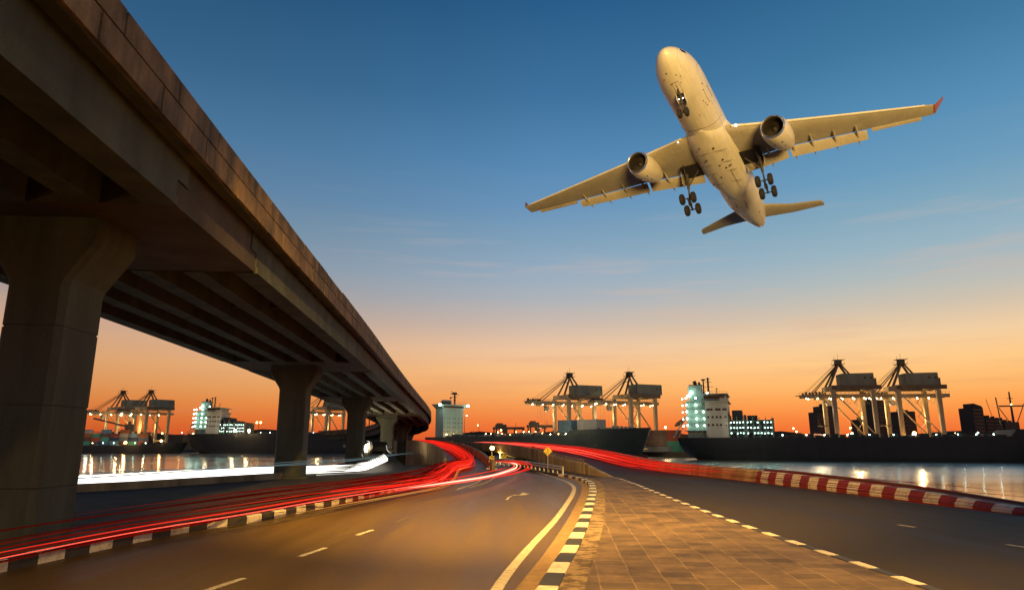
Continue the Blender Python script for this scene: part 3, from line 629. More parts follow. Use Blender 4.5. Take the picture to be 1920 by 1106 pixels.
def wing(sy, tip, ey):
    YT = abs(tip[1]); f = YT/27.5
    def zw(y): k = (y-2.4)/(YT-2.4); return -1.35+(tip[2]+.15+1.35)*k**1.15 if k > 0 else -1.35
    xl = lambda y: -16.4-(y-2.4)*(-16.4-(tip[0]+1.15))/(YT-2.4)
    kink = 9.2*f
    def xt(y):
        if y < kink: return -25.6-(y-2.4)*.02
        return -25.75+(y-kink)*((tip[0]-1.05)+25.75)/(YT-kink)
    m = MB(); secs = []
    for y in [1.5, 3, 5, 7, kink, 12*f, 15*f, 18*f, 21*f, 24*f, YT*.97, YT]:
        th = .125-.03*min(1, y/15)
        secs.append(airfoil((xl(y), sy*y, zw(y)), (xt(y), sy*y, zw(y)-.12), th))
    m.loft(secs); m.build('wing', M['wing'], plane, smooth=True, label=None)
    m = MB(); # bright slat edge
    ss = []
    for y in [3.4, 6, 9, 12*f, 16*f, 20*f, 24*f, YT*.965]:
        c = Vector((xl(y), sy*y, zw(y))); r_ = .2-.08*y/YT
        ss.append([c+Vector((r_*1.5*math.cos(q)-.05, 0, r_*math.sin(q)-.05)) for q in [2*math.pi*k/8 for k in range(8)]])
    m.loft(ss); m.build('slat', M['plane'], plane, smooth=True)
    # flaps, drooped, with a gap under the trailing edge
    for y0, y1 in ((3.1, kink-.15), (kink+.25, 19.3*f)):
        m = MB(); ss = []
        for y in (y0, (y0+y1)/2, y1):
            c = (1.75-.55*(y-3)/20); ss.append(airfoil((xt(y)+.12, sy*y, zw(y)-.32), (xt(y)-c*.92, sy*y, zw(y)-.32-c*.52), .11, 6))
        m.loft(ss); m.build('flap', M['wing'], plane, smooth=True)
    m = MB(); ss = []
    for y in (19.9*f, 26*f): ss.append(airfoil((xt(y)+.05, sy*y, zw(y)-.12), (xt(y)-.55, sy*y, zw(y)-.3), .12, 5))
    m.loft(ss); m.build('aileron', M['wing'], plane, smooth=True)
    # flap track fairings
    for y in (6.6*f, ey/1.0+.0 if 0 else 9.9*f, 12.4*f, 15.3*f, 18.1*f):
        m = MB(); L_ = 6.0-.08*y; x0 = xt(y)+L_*.42; rings = []
        for k in range(9):
            u = k/8; r_ = max(.02, .26*math.sin(math.pi*min(1, u*.96+.04))**.7)*(1.1 if y < 10 else .95); dz = -.42-.12*math.sin(math.pi*u)-.95*max(0, u-.5)**1.25
            c = Vector((x0-L_*u, sy*y, zw(y)+dz)); rings.append([c+Vector((0, r_*.62*math.cos(q), r_*.95*math.sin(q))) for q in [2*math.pi*i/10 for i in range(10)]])
        m.loft(rings); m.build('flap_track_fairing', M['wing'], plane, smooth=True)
    # winglet
    m = MB(); a = Vector((tip[0]+1.15, sy*YT, tip[2]+.15))
    s1 = airfoil(a, a+Vector((-2.15, 0, 0)), .06, 5); d = Vector((-2.0, sy*1.5, 2.5)); s2 = [p+(d if 0 else d) for p in airfoil(a+Vector((-.3, 0, 0)), a+Vector((-1.15, 0, 0)), .06, 5)]
    m.loft([s1, [p+Vector((-.25, sy*.25, .12)) for p in s1], s2]); m.build('winglet', M['tipred'], plane, smooth=True)
    # engine
    ex = -16.45 if sy < 0 else -16.7; c = Vector((ex, sy*ey, -2.92)); S = 16*2
    def ringx(x, r_, dz=0): return [c+Vector((x, r_*math.cos(q), dz+r_*math.sin(q))) for q in [2*math.pi*i/S for i in range(S)]]
    m = MB(); m.loft([ringx(-.28, 1.42), ringx(-.8, 1.54), ringx(-1.8, 1.6), ringx(-3.0, 1.54, .02), ringx(-4.3, 1.36, .05), ringx(-5.6, 1.04, .08), ringx(-5.62, .92, .08), ringx(-4.6, .9, .06)], cap=False)
    eng = m.build('engine', M['plane'], plane, smooth=True)
    Rt = (Matrix.Rotation(R(9), 3, 'Y') @ Matrix.Rotation(R(-6), 3, 'Z')).to_4x4(); cc_ = c+Vector((-2.2, 0, .35)); eng.matrix_local = Matrix.Translation(cc_) @ Rt @ Matrix.Scale(1.12, 4) @ Matrix.Translation(-cc_)
    m = MB(); m.loft([ringx(-.28, 1.42), ringx(-.08, 1.36), ringx(0, 1.3), ringx(-.06, 1.23), ringx(-.3, 1.17)], cap=False); m.build('inlet_lip', M['plip'], eng, smooth=True)
    m = MB(); m.loft([ringx(-.3, 1.17), ringx(-1.0, 1.14), ringx(-1.35, 1.16)], cap=False); m.build('inlet_duct', M['pdark'], eng, smooth=True)
    m = MB(); m.disc(c+Vector((-1.32, 0, 0)), 1.15, (1, 0, 0), 28)
    for k in range(24):
        q = 2*math.pi*k/24; u = Vector((0, math.cos(q), math.sin(q))); v = Vector((0, -math.sin(q), math.cos(q)))
        m.add([c+u*.3+Vector((-1.1, 0, 0))-v*.03, c+u*.3+Vector((-1.2, 0, 0))+v*.05, c+u*1.12+Vector((-1.25, 0, 0))+v*.11, c+u*1.12+Vector((-1.08, 0, 0))-v*.05], [(0, 1, 2, 3)])
    m.build('fan', M['pdark'], eng)
    m = MB(); m.loft([ringx(-.75, .04), ringx(-.9, .18), ringx(-1.15, .3), ringx(-1.25, .32)]); m.build('spinner', M['pgear'], eng, smooth=True)
    m = MB(); m.loft([ringx(-4.6, .8, .06), ringx(-5.7, .72, .1), ringx(-6.3, .45, .12), ringx(-7.0, .08, .12)]); m.build('exhaust_cone', M['pgear'], eng, smooth=True)
    m = MB(); m.prism([(ex-1.2, -1.36), (ex-2.0, -1.32), (xl(ey)-.2, zw(ey)-.1), (xl(ey)-4.2, zw(ey)-.25), (ex-5.2, -2.2), (ex-3.6, -1.9)], sy*ey-.2, sy*ey+.2); m.build('pylon', M['plane'], plane)
    m = MB()
    for x, q in [(-1.7, -1.25), (-2.1, -1.9), (-2.6, -1.5), (-3.0, -1.25), (-2.3, -1.1)]:
        r_ = 1.6 if x > -2.3 else 1.5; p = c+Vector((x, r_*math.cos(q), r_*math.sin(q))); m.beam(p+Vector((.12, 0, 0)), p-Vector((.12, 0, 0)), .14, .06)
    m.build('nacelle_marks', M['panel'], eng)  # scattered small dark marks on the engine cowl
    # landing light in the wing root
    m = MB(); m.sphere((-17.0, sy*4.0, -1.35), .17, 0, 10, 6); m.build('landing_light', emis('landing_light', (1, .9, .75), 14), plane, smooth=True)
    # main gear
    gx, gy, gz = -26.4, sy*5.45, -6.1
    m = MB(); top = Vector((-24.6, sy*5.2, -1.5)); bot = Vector((gx, gy, gz))
    m.tube([top, top.lerp(bot, .55)], .2, 10); m.tube([top.lerp(bot, .5), bot], .12, 10)
    m.tube([Vector((-24.3, sy*3.3, -1.9)), top.lerp(bot, .48)], .09, 8); m.tube([Vector((-22.6, sy*5.1, -1.6)), top.lerp(bot, .42)], .09, 8); m.tube([Vector((-26.3, sy*5.2, -1.9)), top.lerp(bot, .36)], .06, 8)
    m.box(gx-.35, gx+.35, gy-.2, gy+.2, gz-.18, gz+.25)
    gear = m.build('main_gear', M['pgear'], plane, smooth=True)
    m = MB(); tr = Vector((1.2, 0, .38)); m.beam(bot-tr, bot+tr, .24, .26)
    for s in (-1, 1): m.tube([bot+tr*s*.95+Vector((0, -.95, 0)), bot+tr*s*.95+Vector((0, .95, 0))], .09, 8)
    m.build('bogie', M['pgear'], gear)
    for s in (-1, 1):
        for q in (-1, 1):
            c_ = bot+tr*s*.95+Vector((0, q*.84, 0)); m = MB(); rr = []
            for yy, r_ in ((-.28, .48), (-.3, .66), (-.21, .8), (0, .85), (.21, .8), (.3, .66), (.28, .48)): rr.append([c_+Vector((r_*math.cos(a), yy, r_*math.sin(a))) for a in [2*math.pi*i/20 for i in range(20)]])
            m.loft(rr); wh = m.build('wheel', M['tyre'], gear, smooth=True)
            m = MB(); m.disc(c_+Vector((0, .3*q, 0)), .38, (0, q, 0), 16); m.tube([c_+Vector((0, 0.2*q, 0)), c_+Vector((0, .36*q, 0))], .15, 8); m.build('hub', M['pgear'], gear)
    m = MB(); m.box(-26.0, -22.6, min(sy*2.9, sy*5.7), max(sy*2.9, sy*5.7), -1.95, -1.86); m.build('bay_shade_patch', M['pdark'], plane)  # flat black slab painting the shade of an open bay
    m = MB(); m.prism([(-24.0, -1.7), (-25.6, -1.7), (-25.9, -3.4), (-24.6, -3.5)], sy*5.9, sy*5.95); m.build('gear_door', M['wing'], plane)
    # tail plane
    t_ = (-49.38, 10.2, 1.35) if sy < 0 else (-48.65, 10.65, 1.77)
    m = MB(); m.loft([airfoil((-42.6, sy*.8, .9), (-47.6, sy*.8, .8), .1), airfoil((-45.6, sy*t_[1]*.55, 1.0+.35*.5), (-48.6, sy*t_[1]*.55, 1.1), .1), airfoil((t_[0]+1.1, sy*(t_[1]-.35), t_[2]), (t_[0]-.9, sy*(t_[1]-.35), t_[2]), .09), airfoil((t_[0]+.2, sy*t_[1], t_[2]+.02), (t_[0]-.95, sy*t_[1], t_[2]), .07)])
    m.build('tailplane', M['wing'], plane, smooth=True)
wing(-1, (-27.81, -34.64, 1.11), 9.64); wing(1, (-29.6, 26.94, 1.54), 8.8)
m = MB(); fin = lambda z, x0, x1, th: [Vector((x0+(x1-x0)*u, s*th*math.sin(math.pi*min(1, u*.9+.1)), z)) for s, us in ((1, (0, .25, .5, .75, 1)), (-1, (.75, .5, .25))) for u in us]
m.loft([fin(2.4, -38.5, -47.5, .35), fin(9.8, -46.3, -50.2, .15)]); m.build('tail_fin', M['plane'], plane, smooth=True)
# nose gear
m = MB(); m.tube([(-5.9, 0, -2.4), (-6.35, 0, -3.9)], .15, 10); m.tube([(-6.3, 0, -3.7), (-6.62, 0, -5.05)], .09, 10); m.tube([(-6.62, -.42, -5.05), (-6.62, .42, -5.05)], .08, 8); m.tube([(-4.9, 0, -2.6), (-6.35, 0, -3.8)], .08, 8)
m.box(-6.5, -6.2, -.22, .22, -3.9, -3.6)
ng = m.build('nose_gear', M['pgear'], plane, smooth=True)
for q in (-1, 1):
    c_ = Vector((-6.62, q*.44, -5.05)); m = MB(); rr = []
    for yy, r_ in ((-.2, .32), (-.22, .47), (-.15, .58), (0, .62), (.15, .58), (.22, .47), (.2, .32)): rr.append([c_+Vector((r_*math.cos(a), yy, r_*math.sin(a))) for a in [2*math.pi*i/18 for i in range(18)]])
    m.loft(rr); m.build('wheel', M['tyre'], ng, smooth=True)
    m = MB(); m.sphere((-6.0, q*.26, -3.35), .08, 0, 8, 5); m.build('taxi_light', emis('taxi_light', (1, .85, .7), 8), ng)
    m = MB(); m.prism([(-5.7, -2.75), (-7.2, -2.82), (-7.2, -3.55), (-5.9, -3.45)], q*.5-.02, q*.5+.02); m.build('gear_door', M['plane'], plane)
m = MB(); m.box(-7.1, -5.7, -.46, .46, -2.93, -2.84); m.build('bay_shade_patch', M['pdark'], plane)  # black slab in place of the shaded nose gear opening
def boxp(parent, name, mat, *a, **k):
    m = MB(); m.box(*a); return m.build(name, mat, parent, **k)

# ------------------------------------------------------------------ harbour: lamps
def plight(loc, power, col, parent=None, r=.3, name='lamp_or_fill'):
    l = bpy.data.lights.new(name, 'POINT'); l.energy = power; l.color = col; l.shadow_soft_size = r
    o = bpy.data.objects.new(name, l); COL.objects.link(o); o.location = loc
    if parent is not None: o.parent = parent
    return o
bm_ = {}
def bulb(kind, r):
    k = (kind, r)
    if k not in bm_:
        mb = MB(); mb.sphere((0, 0, 0), r, 0, 8, 5); o = mb.build('lamp', M[kind]); bm_[k] = o.data; bpy.data.objects.remove(o)
    return bm_[k]
def lamp(parent, loc, kind='coolw', r=.3, name='floodlight'):
    o = bpy.data.objects.new(name, bulb(kind, r)); COL.objects.link(o); o.location = loc; o.parent = parent; return o

# ------------------------------------------------------------------ ship-to-shore cranes
def sts_crane(px, Y, z0, rot, tip, label, group, H=1.0, stayx=None, lightp=9000, lit='warmw', nl=14, hx=(-7.5, -24)):
    """local x points along the boom over the water, legs stand at x = 0 and x = -18"""
    c = empty('container_crane', (px, Y, z0), rot, label, 'crane', group)
    GX, GY = -18.0, 7.4; zt = 29.5
    cr, dk = M['crane'], M['cranedark']
    for x in (0, GX):
        for y in (-GY, GY):
            m = MB(); m.loft([[Vector((x+a*w_, y+b_*w2, z)) for a, b_ in ((-1, -1), (1, -1), (1, 1), (-1, 1))] for z, w_, w2 in ((.8, .7, .65), (6, .85, .75), (zt, 1.0, .85))])
            m.build('leg', cr, c, bevel=.05)
    for x in (0, GX):
        for q0, q1, zz, w1, w2 in ((-GY, GY, 6.2, .9, 1.3), (-GY-1.5, GY+1.5, 1.2, .8, 1.0), (-GY-.4, GY+.4, zt+1.0, 1.2, 2.2)):
            m = MB(); m.beam((x, q0, zz), (x, q1, zz), w1, w2); m.build('portal_beam', cr, c)
        m = MB()
        for y in (-GY-1, -GY+1, GY-1, GY+1): m.tube([(x-.0+.0, y-.25, .45), (x, y+.25, .45)], .45, 10)
        m.build('bogie', M['shipdark'], c)
    for y in (-GY, GY):
        m = MB(); m.beam((0.5, y, zt+1.2), (GX-4, y, zt+1.2), 1.0, 2.0, 0); m.build('top_girder', dk, c)
        m = MB(); m.beam((-.4, y, zt-1), (GX+.4, y, 8), .55, .55); m.build('brace', cr, c)
    # boom girders
    m = MB()
    for y in (-2.6, 2.6):
        m.beam((tip, y, 26.9), (GX-7, y, 26.9), .8, 1.7)
    for k in range(int((tip-GX+7)//3.5)+1): m.beam((tip-k*3.5, -2.6, 27.2), (tip-k*3.5, 2.6, 27.2), .5, .8)
    m.build('boom', cr, c)
    m = MB()
    for y in (-3.3, 3.3):
        for z in (28.6, 29.1): m.beam((tip, y, z), (GX-7, y, z), .06)
        for k in range(int((tip-GX+7)//1.8)+1): m.beam((tip-k*1.8, y, 27.8), (tip-k*1.8, y, 29.1), .07)
    m.build('railing', dk, c)
    m = MB()
    for k in range(6): m.box(tip-1.5-k*1.6-.4, tip-1.5-k*1.6+.3, -2.8, -1.6, 27.8, 28.6+random.random()*.9)
    m.beam((tip, 0, 27.3), (tip+2.6, 0, 27.2), .7, .35); m.box(tip-11.5, tip-.5, -2.9, -2.2, 27.7, 27.85); m.beam((tip-.5, -2.6, 27.7), (tip-.2, 0, 27.4), .3); m.build('sheave_row', M['shipdark'], c)
    # A-frame, platform and mast at the apex
    ap = Vector((-6, 0, 43.5))
    for y in (-1, 1):
        m = MB(); m.beam((.2, y*3.4, zt+2), ap+Vector((0, y*1.0, 0)), .85, .85); m.build('front_strut', dk, c)
        m = MB(); m.beam((-14, y*3.4, zt+2), ap+Vector((0, y*1.0, 0)), .8, .8); m.build('back_strut', dk, c)
        m = MB(); m.beam(ap+Vector((.5, y*.9, -1)), (stayx or tip*.62, y*2.6, 27.9), .32, .42); m.build('forestay', dk, c)
        m = MB(); m.tube([ap+Vector((.3, y*.5, .2)), (tip*.9, y*2.4, 27.8)], .07, 5); m.build('hoist_rope', dk, c)
    m = MB(); m.box(-7.3, -4.7, -1.6, 1.6, 42.7, 44.4); m.box(-8.2, -3.4, -2.4, 2.4, 42.3, 42.5); m.box(-8.4, -3.6, -2.2, 2.2, 44.6, 44.75)
    for x, y in ((-8.2, -2.4), (-3.4, -2.4), (-8.2, 2.4), (-3.4, 2.4)): m.beam((x, y, 42.3), (x, y, 43.7), .09)
    m.beam((-8.2, -2.4, 43.6), (-3.4, -2.4, 43.6), .08); m.beam((-6, 0, 44.4), (-6, 0, 47.7), .1); m.beam((-3.9, 1, 44.4), (-3.9, 1, 46.3), .1); m.beam((-8.4, 0, 44.7), (-9.6, 0, 45.5), .12)
    m.box(-4.9, -3.1, -1.2, 1.2, 39, 39.2)
    m.build('apex_platform', M['shipdark'], c)
    # machinery house
    m = MB(); a_, b_ = hx; m.prism([(a_, zt+2.8), (a_, zt+7.9), (a_-.4, zt+8.2), (b_+.4, zt+8.4), (b_, zt+8.2), (b_, zt+2.8), (b_+3, zt+2.2), (a_-5, zt+2.0)], -3.9, 3.9); h = m.build('machinery_house', M['house'], c, bevel=.06)
    for a_, b_ in ((hx[1]+1.2, zt+6), (hx[1]+4, zt+6)):
        for sd in (-3.98, 3.9): boxp(h, 'window', M['shipdark'], a_-.5, a_+.5, sd, sd+.08, b_-.5, b_+.5)
    m = MB(); m.box(-15.5, -13, -3.94, -3.8, zt+4.4, zt+4.8); m.build('vent', M['shipdark'], h)
    m = MB(); m.box(-24.5, -6, -4.6, -3.95, zt+2.2, zt+2.32); m.beam((-24.5, -4.6, zt+3.3), (-6, -4.6, zt+3.3), .07)
    for k in range(12): m.beam((-24.4+k*1.65, -4.6, zt+2.3), (-24.4+k*1.65, -4.6, zt+3.3), .06)
    m.box(hx[1]-1.9, hx[1]-.1, -3.2, 1.5, zt+2.6, zt+6.0)
    m.build('walkway', dk, c)
    # trolley and driver's cab
    tx = max(tip-9, 3)
    m = MB(); m.box(tx-2.5, tx+2.5, -2.1, 2.1, 25.1, 25.9); m.build('trolley', cr, c)
    m = MB(); m.prism([(tx-4.6, 25), (tx-2.6, 25), (tx-2.3, 23.4), (tx-2.9, 22.3), (tx-4.6, 22.3)], -1.2, 1.2); cab = m.build('cab', M['shipwhite'], c)
    m = MB(); m.box(tx-2.52, tx-2.4, -1, 1, 23, 24.6); m.build('window', M['glassdk'], cab)
    m = MB()
    for q in (-1.4, 1.4):
        for x in (tx-1.5, tx+1.5): m.tube([(x, q, 25.1), (x, q, 13)], .035, 4)
    m.box(tx-1.6, tx+1.6, -3.2, 3.2, 12.4, 12.9); m.build('spreader', dk, c)
    # festoon cable loops
    m = MB()
    for k in range(7):
        x0 = tx-5-k*2.9; m.tube([(x0-2.9*q/6, 3.3, 25.9-math.sin(math.pi*q/6)*3.1) for q in range(7)], .07, 5)
    m.build('festoon_cable', M['steel'], c)
    m = MB()  # zig-zag stair tower on the landside leg
    for k in range(6):
        z = 7+k*3.4; m.beam((GX+1.2, -GY-1, z), (GX+1.2+2.4*(1 if k % 2 else -1)*0+2.4, -GY-1, z+3.2) if k % 2 else (GX+1.2, -GY-1, z+3.2), .5, .12) if 0 else m.beam((GX+(3.4 if k % 2 else 1), -GY-1.1, z), (GX+(1 if k % 2 else 3.4), -GY-1.1, z+3.4), .7, .14)
    m.build('stair', dk, c)
    for k in range(nl):
        x = tip-1.5-k*(tip-GX+4)/(nl-1); lamp(c, (x, -3.0 if k % 2 else 2.9, 25.75), lit, .23)
    for x in (0, GX): lamp(c, (x, -GY-.8, 8.2), 'warmw', .24)
    plight((-1.5, -14, 12), lightp, (1, .64, .26), c, .6); plight((-14, -13, 17), lightp*.8, (1, .64, .26), c, .6)
    plight((6, -8, 20), lightp*.3, (1, .8, .5), c, .6)
    return c
g1 = 'cranes over the grey-green ship'; g2 = 'cranes behind the black ship'; g3 = 'cranes seen below the bridge'
A1 = R(180+30)
sts_crane(cx(1053, 392, 765), 392, -2.5, A1, 23, 'cream dockside crane with the longest lamp-lit boom, over the middle ship', g1, stayx=15, hx=(-8, -27))
sts_crane(cx(1167, 386, 765), 386, -2.5, A1, 22, 'cream dockside crane standing directly over the middle ship bow', g1, stayx=15, hx=(-8, -27))
A2 = R(180-8)
sts_crane(cx(1556, 332, 765), 332, -2.5, A2, 13, 'cream dockside crane beside the orange tank behind the black ship', g2, stayx=8, lightp=12000, hx=(-5.5, -20.5))
sts_crane(cx(1675, 330, 765), 330, -2.5, A2, 13, 'tallest cream crane, beside the bright flood lamp behind the black ship', g2, stayx=8, H=1.03, lightp=12000, hx=(-5.5, -20.5))
A3 = R(180+60)
sts_crane(cx(213, 525, 765), 525, -2.5, A3, 20, 'cream crane seen next to the nearest pillar, its boom cut off', g3, stayx=14, nl=12)
sts_crane(cx(266, 520, 765), 520, -2.5, A3, 18, 'cream crane behind coloured containers, further from the nearest pillar', g3, stayx=14, nl=12)
sts_crane(cx(600, 520, 765), 520, -2.5, A3, 24, 'cream crane seen between the second and third bridge pillars', g3, stayx=15, nl=12)

# ------------------------------------------------------------------ ships
def hull_mesh(Ln, Bm, zd, sheer=0, fc=0, fcl=0, rake=7, zwl=-5.0, stern=3.2):
    """stern at x = 0, bow at x = Ln; z = world height; deck at zd"""
    m = MB(); rings = []
    st = sorted({0, .015, .05, .12, .3, .6, .68, .74, .8, .84, .9, .95, .98, 1.0} | ({1-fcl/Ln-.012, 1-fcl/Ln+.004} if fcl else set()))
    for f in st:
        x = Ln*f
        hw = Bm/2*(min(1, .78+f*4) if f < .06 else (1 if f < .8 else max(.02, 1-((f-.8)/.2)**2.2)))
        hl = Bm/2*(max(.12, min(1, f*7)) if f < .15 else (1 if f < .68 else max(.015, 1-((f-.68)/.30)**1.6 if f < .98 else .015)))
        dz = zd+sheer*max(0, (f-.6)/.4)**2+(fc if Ln*(1-f) < fcl else 0)
        zl = zwl-3 if f > .05 else zwl+(.05-f)*stern/.05
        rk = rake*max(0, (f-.84)/.16)
        sk = stern*.55*max(0, (.05-f)/.05)
        pts = []
        for k, (q, hwid) in enumerate(((1, hw), (.75, hw*.97+hl*.03), (.45, hw*.7+hl*.3), (.2, hw*.25+hl*.75), (0, hl*.9))):
            z = zl+(dz-zl)*q; pts.append((x+rk*(q-.0)-rake*.5*max(0, (f-.84)/.16)*(1 if q < .2 else 0)*0 + sk*(1-q), hwid, z))
        ring = [Vector((a, b_, c_)) for a, b_, c_ in pts]+[Vector((a, -b_, c_)) for a, b_, c_ in pts[::-1]]
        rings.append(ring)
    m.loft(rings); return m
def windows(parent, x, ys, zs, mat, side='x', w_=.8, h_=.9):
    for z in zs:
        for y in ys:
            m = MB()
            if side == 'x': m.box(x, x+.08, y-w_/2, y+w_/2, z-h_/2, z+h_/2)
            else: m.box(y-w_/2, y+w_/2, x-.08, x, z-h_/2, z+h_/2)
            m.build('window', mat, parent)
def ship_a(X, Y, rz, Ln, zd, label, group=None, lampk='coolw', many=True, bridge_lit=None):
    s = empty('container_ship', (X, Y, 0), rz, label, 'ship', group); B = 24
    hull_mesh(Ln, B, zd, 1.2, 2.4, Ln*.2).build('hull', M['hullblack'], s, smooth=True, angle=50)
    # accommodation: pale front block, tiered aft decks
    z = zd
    blk = boxp(s, 'accommodation', M['shipwhite'], 12.4, 21.5, -11, 11, z, z+15.0, bevel=.05)
    near = -11
    windows(blk, near-.0, [13.3, 14.1, 15, 16.8, 17.5, 18.2, 19.8, 20.7], [z+11.6], M['glassdk'], 'y')
    windows(blk, near-.0, [13.4, 15.2, 16.9, 18.4, 20.4], [z+8.4, z+5.2], M['glassdk'], 'y')
    wh = boxp(s, 'wheelhouse', M['shipteal'], 11.6, 20.6, -9.5, 9.5, z+15.0, z+17.9)
    m = MB(); m.box(11, 22.2, -13.4, 13.4, z+14.8, z+15.05); m.box(11.2, 21.9, -12.9, 12.9, z+17.9, z+18.15); m.box(18.6, 22.2, -13.4, -13.2, z+15, z+16.3)
    for k in range(8): m.beam((11.4+k*1.45, -12.8, z+18.1), (11.4+k*1.45, -12.8, z+19.1), .07)
    m.beam((11.4, -12.8, z+19.1), (21.7, -12.8, z+19.1), .07); m.build('bridge_wing', M['shipwhite'], s)
    m = MB(); m.box(12, 20.4, -9.56, -9.46, z+16.2, z+17.4); m.build('window_band', M['glassdk'], wh)
    aft = boxp(s, 'aft_house', M['shipteal'], 4.5, 12.3, -8.5, 8.5, z, z+15.5)
    for k in range(5):
        m = MB(); zz = z+2.8+k*2.9; m.box(3.0+k*.12, 12.3, -10.6, 10.6, zz, zz+.18)
        m.beam((3.1+k*.12, -10.5, zz+1.1), (12.2, -10.5, zz+1.1), .07)
        for q in range(7): m.beam((3.2+q*1.45, -10.5, zz), (3.2+q*1.7, -10.5, zz+1.1), .06)
        m.build('deck', M['shipteal'], s)
        lamp(s, (4.6, -9.6, zz+2.3), lampk, .34, 'deck_lamp'); lamp(s, (8.6, -9.8, zz+2.2), lampk, .36, 'deck_lamp')
        lamp(s, (2.9, -9.0, zz+2.0), lampk, .28, 'deck_lamp')
        if k < 3: lamp(s, (11.6, -9.6, zz+2.2), lampk, .3, 'deck_lamp')
        m = MB(); m.beam((11 if k % 2 else 8, -9.4, zz-2.7), (8 if k % 2 else 11, -9.4, zz), .7, .12); m.build('stair', M['shipwhite'], s)
    for q, yy in ((7, -9.5), (3.5, -8.5)): plight((q, yy-6, z+9), 420, (.62, 1, .86), s, .5)
    plight((8, -14, z+14), 280, (.62, 1, .86), s, .5); plight((20, -26, z+7), 1500, (1, .8, .5), s, 1)  # the warm one is an added fill light before the cream block
    fu = MB(); fu.prism([(5.5, z+15.5), (4.8, z+21.5), (6.2, z+22.6), (10.6, z+22.6), (11.6, z+15.5)], -3, 3); fn = fu.build('funnel', M['shipteal'], s, bevel=.1)
    m = MB(); m.tube([(8.2, 0, z+22.6), (7.6, 0, z+24.6)], .8, 10); m.tube([(9.8, 1, z+22.6), (9.5, 1, z+24.2)], .5, 8); m.box(5.4, 10.9, -3.3, 3.3, z+22.5, z+22.8); m.build('exhaust_pipe', M['shipdark'], fn)
    lamp(s, (5.0, -3.8, z+18), lampk, .45, 'deck_lamp'); lamp(s, (6.4, -3.9, z+19.4), lampk, .5, 'deck_lamp'); lamp(s, (13.6, -10.5, z+18.6), lampk, .4, 'deck_lamp'); plight((6, -9, z+20), 350, (.7, 1, .85), s, .4)
    m = MB(); m.tube([(11.5, 0, z+18), (11.5, 0, z+25.5)], .3, 8); m.tube([(13.5, 0, z+18), (13.5, 0, z+26)], .4, 8)
    for zz, w_ in ((21, 1.2), (23, 2.2), (25, 1.5), (26.5, 1.1)): m.beam((13.5-w_, 0, z+zz-1), (13.5+w_, 0, z+zz-1), .16); m.beam((13.5, -w_, z+zz-1), (13.5, w_, z+zz-1), .16)
    m.beam((10.6, 0, z+25.1), (12.4, 0, z+25.1), .2, .6); m.tube([(17, 0, z+18), (17, 0, z+21.5)], .16, 6); m.beam((16.2, 0, z+21), (17.8, 0, z+21), .12); m.build('mast', M['shipdark'], s)
    # lifeboat on davits at the stern
    m = MB(); m.loft([[Vector((-2+f*5, 0+hw_*math.cos(q), z+5.2-f*2.6*0+f*2.8+hh*math.sin(q))) for q in [2*math.pi*i/10 for i in range(10)]] for f, hw_, hh in ((0, .1, .1), (.2, 1, .9), (.5, 1.3, 1.1), (.8, 1, .9), (1, .2, .2))]); m.build('lifeboat', CM['orange'], s, smooth=True)
    m = MB(); m.beam((-2.6, -2, z), (2.8, -2, z+9), .3); m.beam((-2.6, 2, z), (2.8, 2, z+9), .3); m.beam((-.2, -2, z), (2.2, -2, z+5), .25); m.build('davit', M['shipwhite'], s)
    m = MB()
    for k in range(10): m.beam((-.5+k*1.5, -11.2, z), (-.5+k*1.5, -11.2, z+1.2), .08)
    m.beam((-.5, -11.2, z+1.2), (13, -11.2, z+1.2), .08); m.beam((-.5, -11.2, z+.6), (13, -11.2, z+.6), .06); m.build('railing', M['shipdark'], s)
    # lashing bridges with lamps at every bay
    fr = MB()
    for (x0, x1, zz1) in ((21.9, 27.6, 8.9), (28.6, 38.5, 8.3)):
        nb = int((x1-x0)/2)
        for k in range(nb+1):
            x = x0+(x1-x0)*k/nb
            for y in (-11.3, -9.6): fr.beam((x, y, z), (x, y, z+zz1-random.random()*.6), .3)
        for zz in (2.2, 4.4, 6.6): fr.box(x0, x1, -11.6, -9.5, z+zz, z+zz+.18)
    fr.build('lashing_bridge', M['house'], s)
    m = MB(); m.box(21.6, 22, -11.4, 11, z, z+9.4); m.box(27.7, 28.5, -11.4, 11, z, z+9.2); m.box(38.4, 39.2, -11.4, 11, z, z+7.8); m.box(22, 38.4, -8.5, 10.5, z, z+7.2); m.build('bulkhead', M['roofd'], s)
    i = 0
    for (x0, x1) in ((22.4, 27.2), (29, 38)):
        nb = int((x1-x0)/1.2)
        for k in range(nb+1):
            for zz in (1.7, 3.9, 6.1):
                i += 1
                if random.random() < .12: continue
                lamp(s, (x0+(x1-x0)*k/nb, -11.9, z+zz+random.uniform(-.1, .1)), lampk, .15, 'deck_lamp')
    plight((26, -17, z+5), 350, (.7, 1, .85), s, .5); plight((35, -17, z+5), 350, (.7, 1, .85), s, .5)
    m = MB(); x = 40
    while x < Ln*.84:
        wd = random.uniform(1.2, 4); h_ = random.uniform(.5, 1.5); m.box(x, x+wd, -10.6, -6, z, z+h_); x += wd+random.uniform(.6, 2)
    m.box(23, 27, -9, 9, z+7, z+11.2); m.box(29, 33, -9, 9, z+7.2, z+9.0)
    m.build('hatch_cover', M['roofd'], s)
    k = 0; x = 42
    while x < Ln*.86:
        lamp(s, (x, -11.6, z+.9), lampk, .2, 'deck_lamp'); x += random.uniform(4.5, 9); k += 1
    xb = Ln*.82
